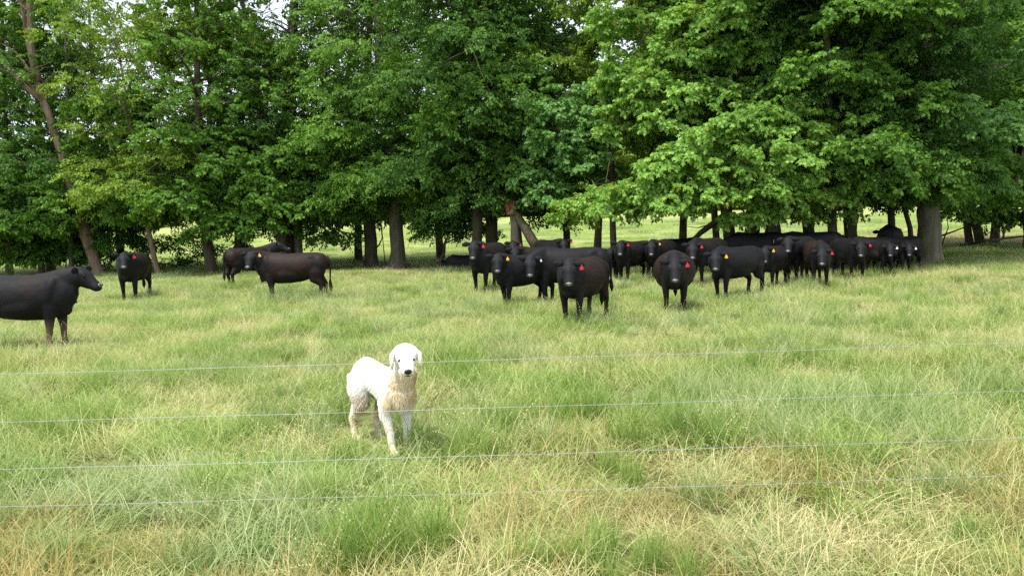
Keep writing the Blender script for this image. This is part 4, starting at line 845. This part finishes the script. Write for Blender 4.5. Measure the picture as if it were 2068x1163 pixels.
GP.append(patch('wispy', M['seed'], 71, 46, .42, (.22, .5), (.003, .0055), (.0, .8), (.4, 2.2), None, 4)); GP.append(patch('wispy_green', M['g_green'], 72, 60, .36, (.2, .46), (.003, .006), (.0, .7), (.4, 2.0), None, 4))
# far patches: same grass in wider, sparser, coarser cushions
GF = [patch("far_pale", M['g_pale'], 21, 420, .95, (.08, .22), (.006, .012), (.5, 1.5), (.0, .8), .4, 2), patch("far_green", M['g_green'], 22, 420, .95, (.08, .24), (.006, .012), (.3, 1.4), (.1, .9), .9, 2),
      patch("far_straw", M['g_straw'], 23, 380, .95, (.08, .24), (.008, .016), (.5, 1.5), (-.1, .8), .9, 2), patch("far_blue", M['g_blue'], 24, 420, .8, (.2, .5), (.008, .016), (.1, .7), (.2, 1.2), .9, 2)]
gr = np.random.default_rng(11); DOGP = G(778, 906)
def kind_here(x, y):
    """which grass grows at a spot: broad patches of each, dry verge near the camera"""
    n1 = fbm(x, y, .35, 1.7); n2 = fbm(x, y, .9, 5.1); n3 = fbm(x, y, .55, 9.4)
    s = soil_at(x, y)
    if s > .35 and gr.random() < s: return 'L'
    dry = max(0, min(1, (6.45 + .2 * x + 1.0 * n1 - y) / 1.2))
    if gr.random() < dry * (.66 + .7 * n2):
        return 'S' if gr.random() < (.68 if x > -.8 else .42) + .4 * n3 else 'O'
    shade = y > 27 + .5 * abs(x - 12)
    v = n2 + gr.normal(0, .3)
    if v > .26: return 'G'
    if n3 + gr.normal(0, .2) > .5: return 'B'
    if v < -.42: return 'S' if gr.random() < .35 else 'P'
    return 'P' if gr.random() < (.72 if not shade else .3) else 'G'
IDX = dict(P=(0, 1), G=(2, 3), B=(4,), S=(5,), O=(6, 5), L=(7,))
FIX = dict(P=0, G=1, B=3, S=2, O=2, L=2)
pos, rot, scl, idx = [], [], [], []; fpos, frot, fscl, fidx = [], [], [], []
def band(y0, y1, dens, far=False, sc=1.0, wid=.74):
    A = (y1 * y1 - y0 * y0) * wid; n = int(A * dens)
    for i in range(n):
        y = math.sqrt(gr.uniform(y0 * y0, y1 * y1)); x = gr.uniform(-wid, wid) * y; k = kind_here(x, y)
        if k == 'L' and gr.random() < .3: continue
        if y < 9 and fbm(x, y, 1.6, 8.8) < -.12 and gr.random() < .75: continue
        if 9 <= y < 24 and fbm(x, y, 1.3, 6.6) < -.3 and gr.random() < .55: continue
        s = sc * gr.uniform(.75, 1.25) * (1 + .35 * fbm(x, y, .6, 2.2)); zs = s * (.65 if y > 24 else .75 if y > 12 else .9)
        if math.hypot(x - DOGP.x, (y - DOGP.y) * .7) < .75 or (abs(x - DOGP.x) < .4 and 5.6 < y < DOGP.y): zs *= .5
        (fpos if far else pos).append((x, y, ground_z(x, y) - .01)); (frot if far else rot).append((gr.normal(0, .06), gr.normal(0, .06), gr.uniform(0, 6.283) if gr.random() < .5 else gr.normal(.5, .7)))
        (fscl if far else scl).append((s, s, zs)); (fidx if far else idx).append(FIX[k] if far else near_ix[k] if y < 9.5 and k in near_ix and gr.random() < .72 else int(gr.choice(IDX[k])))
band(3.2, 8, 14, wid=1.35); band(8, 14, 9.5, wid=1.0); band(14, 22, 6.5, sc=1.1); band(22, 34, 3.4, sc=1.25)
band(33, 60, 1.7, far=True); band(60, 110, .45, far=True, sc=1.5)
tag(scatter("grass", pos, rot, scl, idx, GP), "trampled pale green pasture grass across the field", "grass", kind='stuff')
tag(scatter("far_grass", fpos, frot, fscl, fidx, GF), "sunlit pasture grass under and beyond the trees", "grass", kind='stuff')
# taller tufts and seed stalks
pos, rot, scl, idx = [], [], [], []
def tall(x, y, k, s): pos.append((x, y, ground_z(x, y) - .01)); rot.append((gr.normal(0, .05), gr.normal(0, .05), gr.uniform(0, 6.283))); scl.append((s, s, s)); idx.append(k)
for (px, py, n, spread, k, s) in [(420, 600, 16, 1.6, 10, .9), (640, 612, 22, 1.1, 10, 1.0), (575, 612, 12, .7, 10, .9), (690, 632, 12, 1.0, 10, .8), (860, 640, 14, 1.3, 10, .9), (1000, 625, 12, 1.0, 10, .8), (1180, 660, 10, .5, 10, .85), (1250, 585, 8, .6, 10, .8),
                                 (1640, 590, 9, .5, 10, .9), (1460, 620, 6, .8, 10, .7), (940, 720, 12, 1.0, 10, .7), (1310, 700, 14, .8, 8, .9), (1620, 650, 10, 1.4, 10, .8), (300, 640, 14, 1.6, 10, .7), (450, 590, 12, 1.0, 11, .9), (1980, 600, 14, 1.6, 10, .9), (1540, 820, 22, .8, 10, .75),
                                 (1000, 880, 10, .6, 11, .8), (1330, 870, 14, .7, 11, .9), (2000, 800, 12, .8, 10, .8), (760, 1130, 16, .35, 11, .85), (700, 1010, 8, .4, 11, .7), (1700, 900, 16, .8, 10, .7), (1250, 1150, 10, .4, 11, .6), (1160, 655, 8, .4, 8, .8), (590, 608, 8, .5, 8, .9), (1480, 750, 10, 1.0, 10, .8), (120, 880, 10, .5, 11, .7), (330, 780, 8, .6, 10, .7)]:
    c = G(px, py)
    for i in range(n): tall(c.x + gr.normal(0, spread * .6), c.y + gr.normal(0, spread * .6), k, s * gr.uniform(.6, 1.15))
for i in range(900):
    y = math.sqrt(gr.uniform(16, 14 * 14)); x = gr.uniform(-.72, .72) * y
    if fbm(x, y, .7, 4.4) + gr.normal(0, .2) < .0: continue
    k = int(gr.choice([8, 8, 9, 10, 11])); tall(x, y, k, gr.uniform(.45, .85))
for i in range(3400):
    y = math.sqrt(gr.uniform(36, 31 * 31)); x = gr.uniform(-.72, .72) * y
    if fbm(x, y, .45, 12.4) + gr.normal(0, .2) < .0 or math.hypot(x - DOGP.x, y - DOGP.y) < .9: continue
    tall(x, y, WISPY + int(gr.random() < .4), gr.uniform(.6, 1.05))
for i in range(500):
    y = math.sqrt(gr.uniform(14 * 14, 30 * 30)); x = gr.uniform(-.72, .72) * y
    if fbm(x, y, .3, 7.4) + gr.normal(0, .15) < .12: continue
    tall(x, y, int(gr.choice([8, 10, 10, 11])), gr.uniform(.5, .9))
tag(scatter("tall_grass", pos, rot, scl, idx, GP), "taller blue green tufts and seeding stalks in the field", "grass", kind='stuff')
# buttercups dotted over the left of the field
fb_ = Blades(77); fb_.blade(0, 0, .26, .003, 0, .1, .3, .2, 3); X_, Y_ = .045, 0
b0 = len(fb_.v); fb_.v += [(X_ + .013 * math.cos(a * 1.047), .013 * math.sin(a * 1.047), .262 + .004 * (a % 2)) for a in range(6)]; fb_.a += [1] * 6; fb_.f.append(tuple(range(b0, b0 + 6)))
M['buttercup'] = leafy_material("buttercup", (.10, .2, .03), (.55, .5, .03), (.85, .68, .02), .2, (1.1, 1.0, .3), .5, .3)
fp = proto("buttercup_plant", fb_.mesh("buttercup_plant"), M['buttercup'])
q_ = [(G(px_, py_)) for px_, py_ in zip(gr.uniform(0, 760, 70), gr.uniform(700, 1040, 70))]
tag(scatter("buttercups", [(q.x, q.y, q.z + .02) for q in q_], [(gr.normal(0, .2), gr.normal(0, .2), gr.uniform(0, 6)) for _ in q_], gr.uniform(.45, .62, len(q_)), [0] * len(q_), [fp]), "tiny yellow flowers dotted over the left of the field", "flowers", kind='stuff')
print("sprays", sum(n for _, n in trees_made), "trees", len(trees_made))
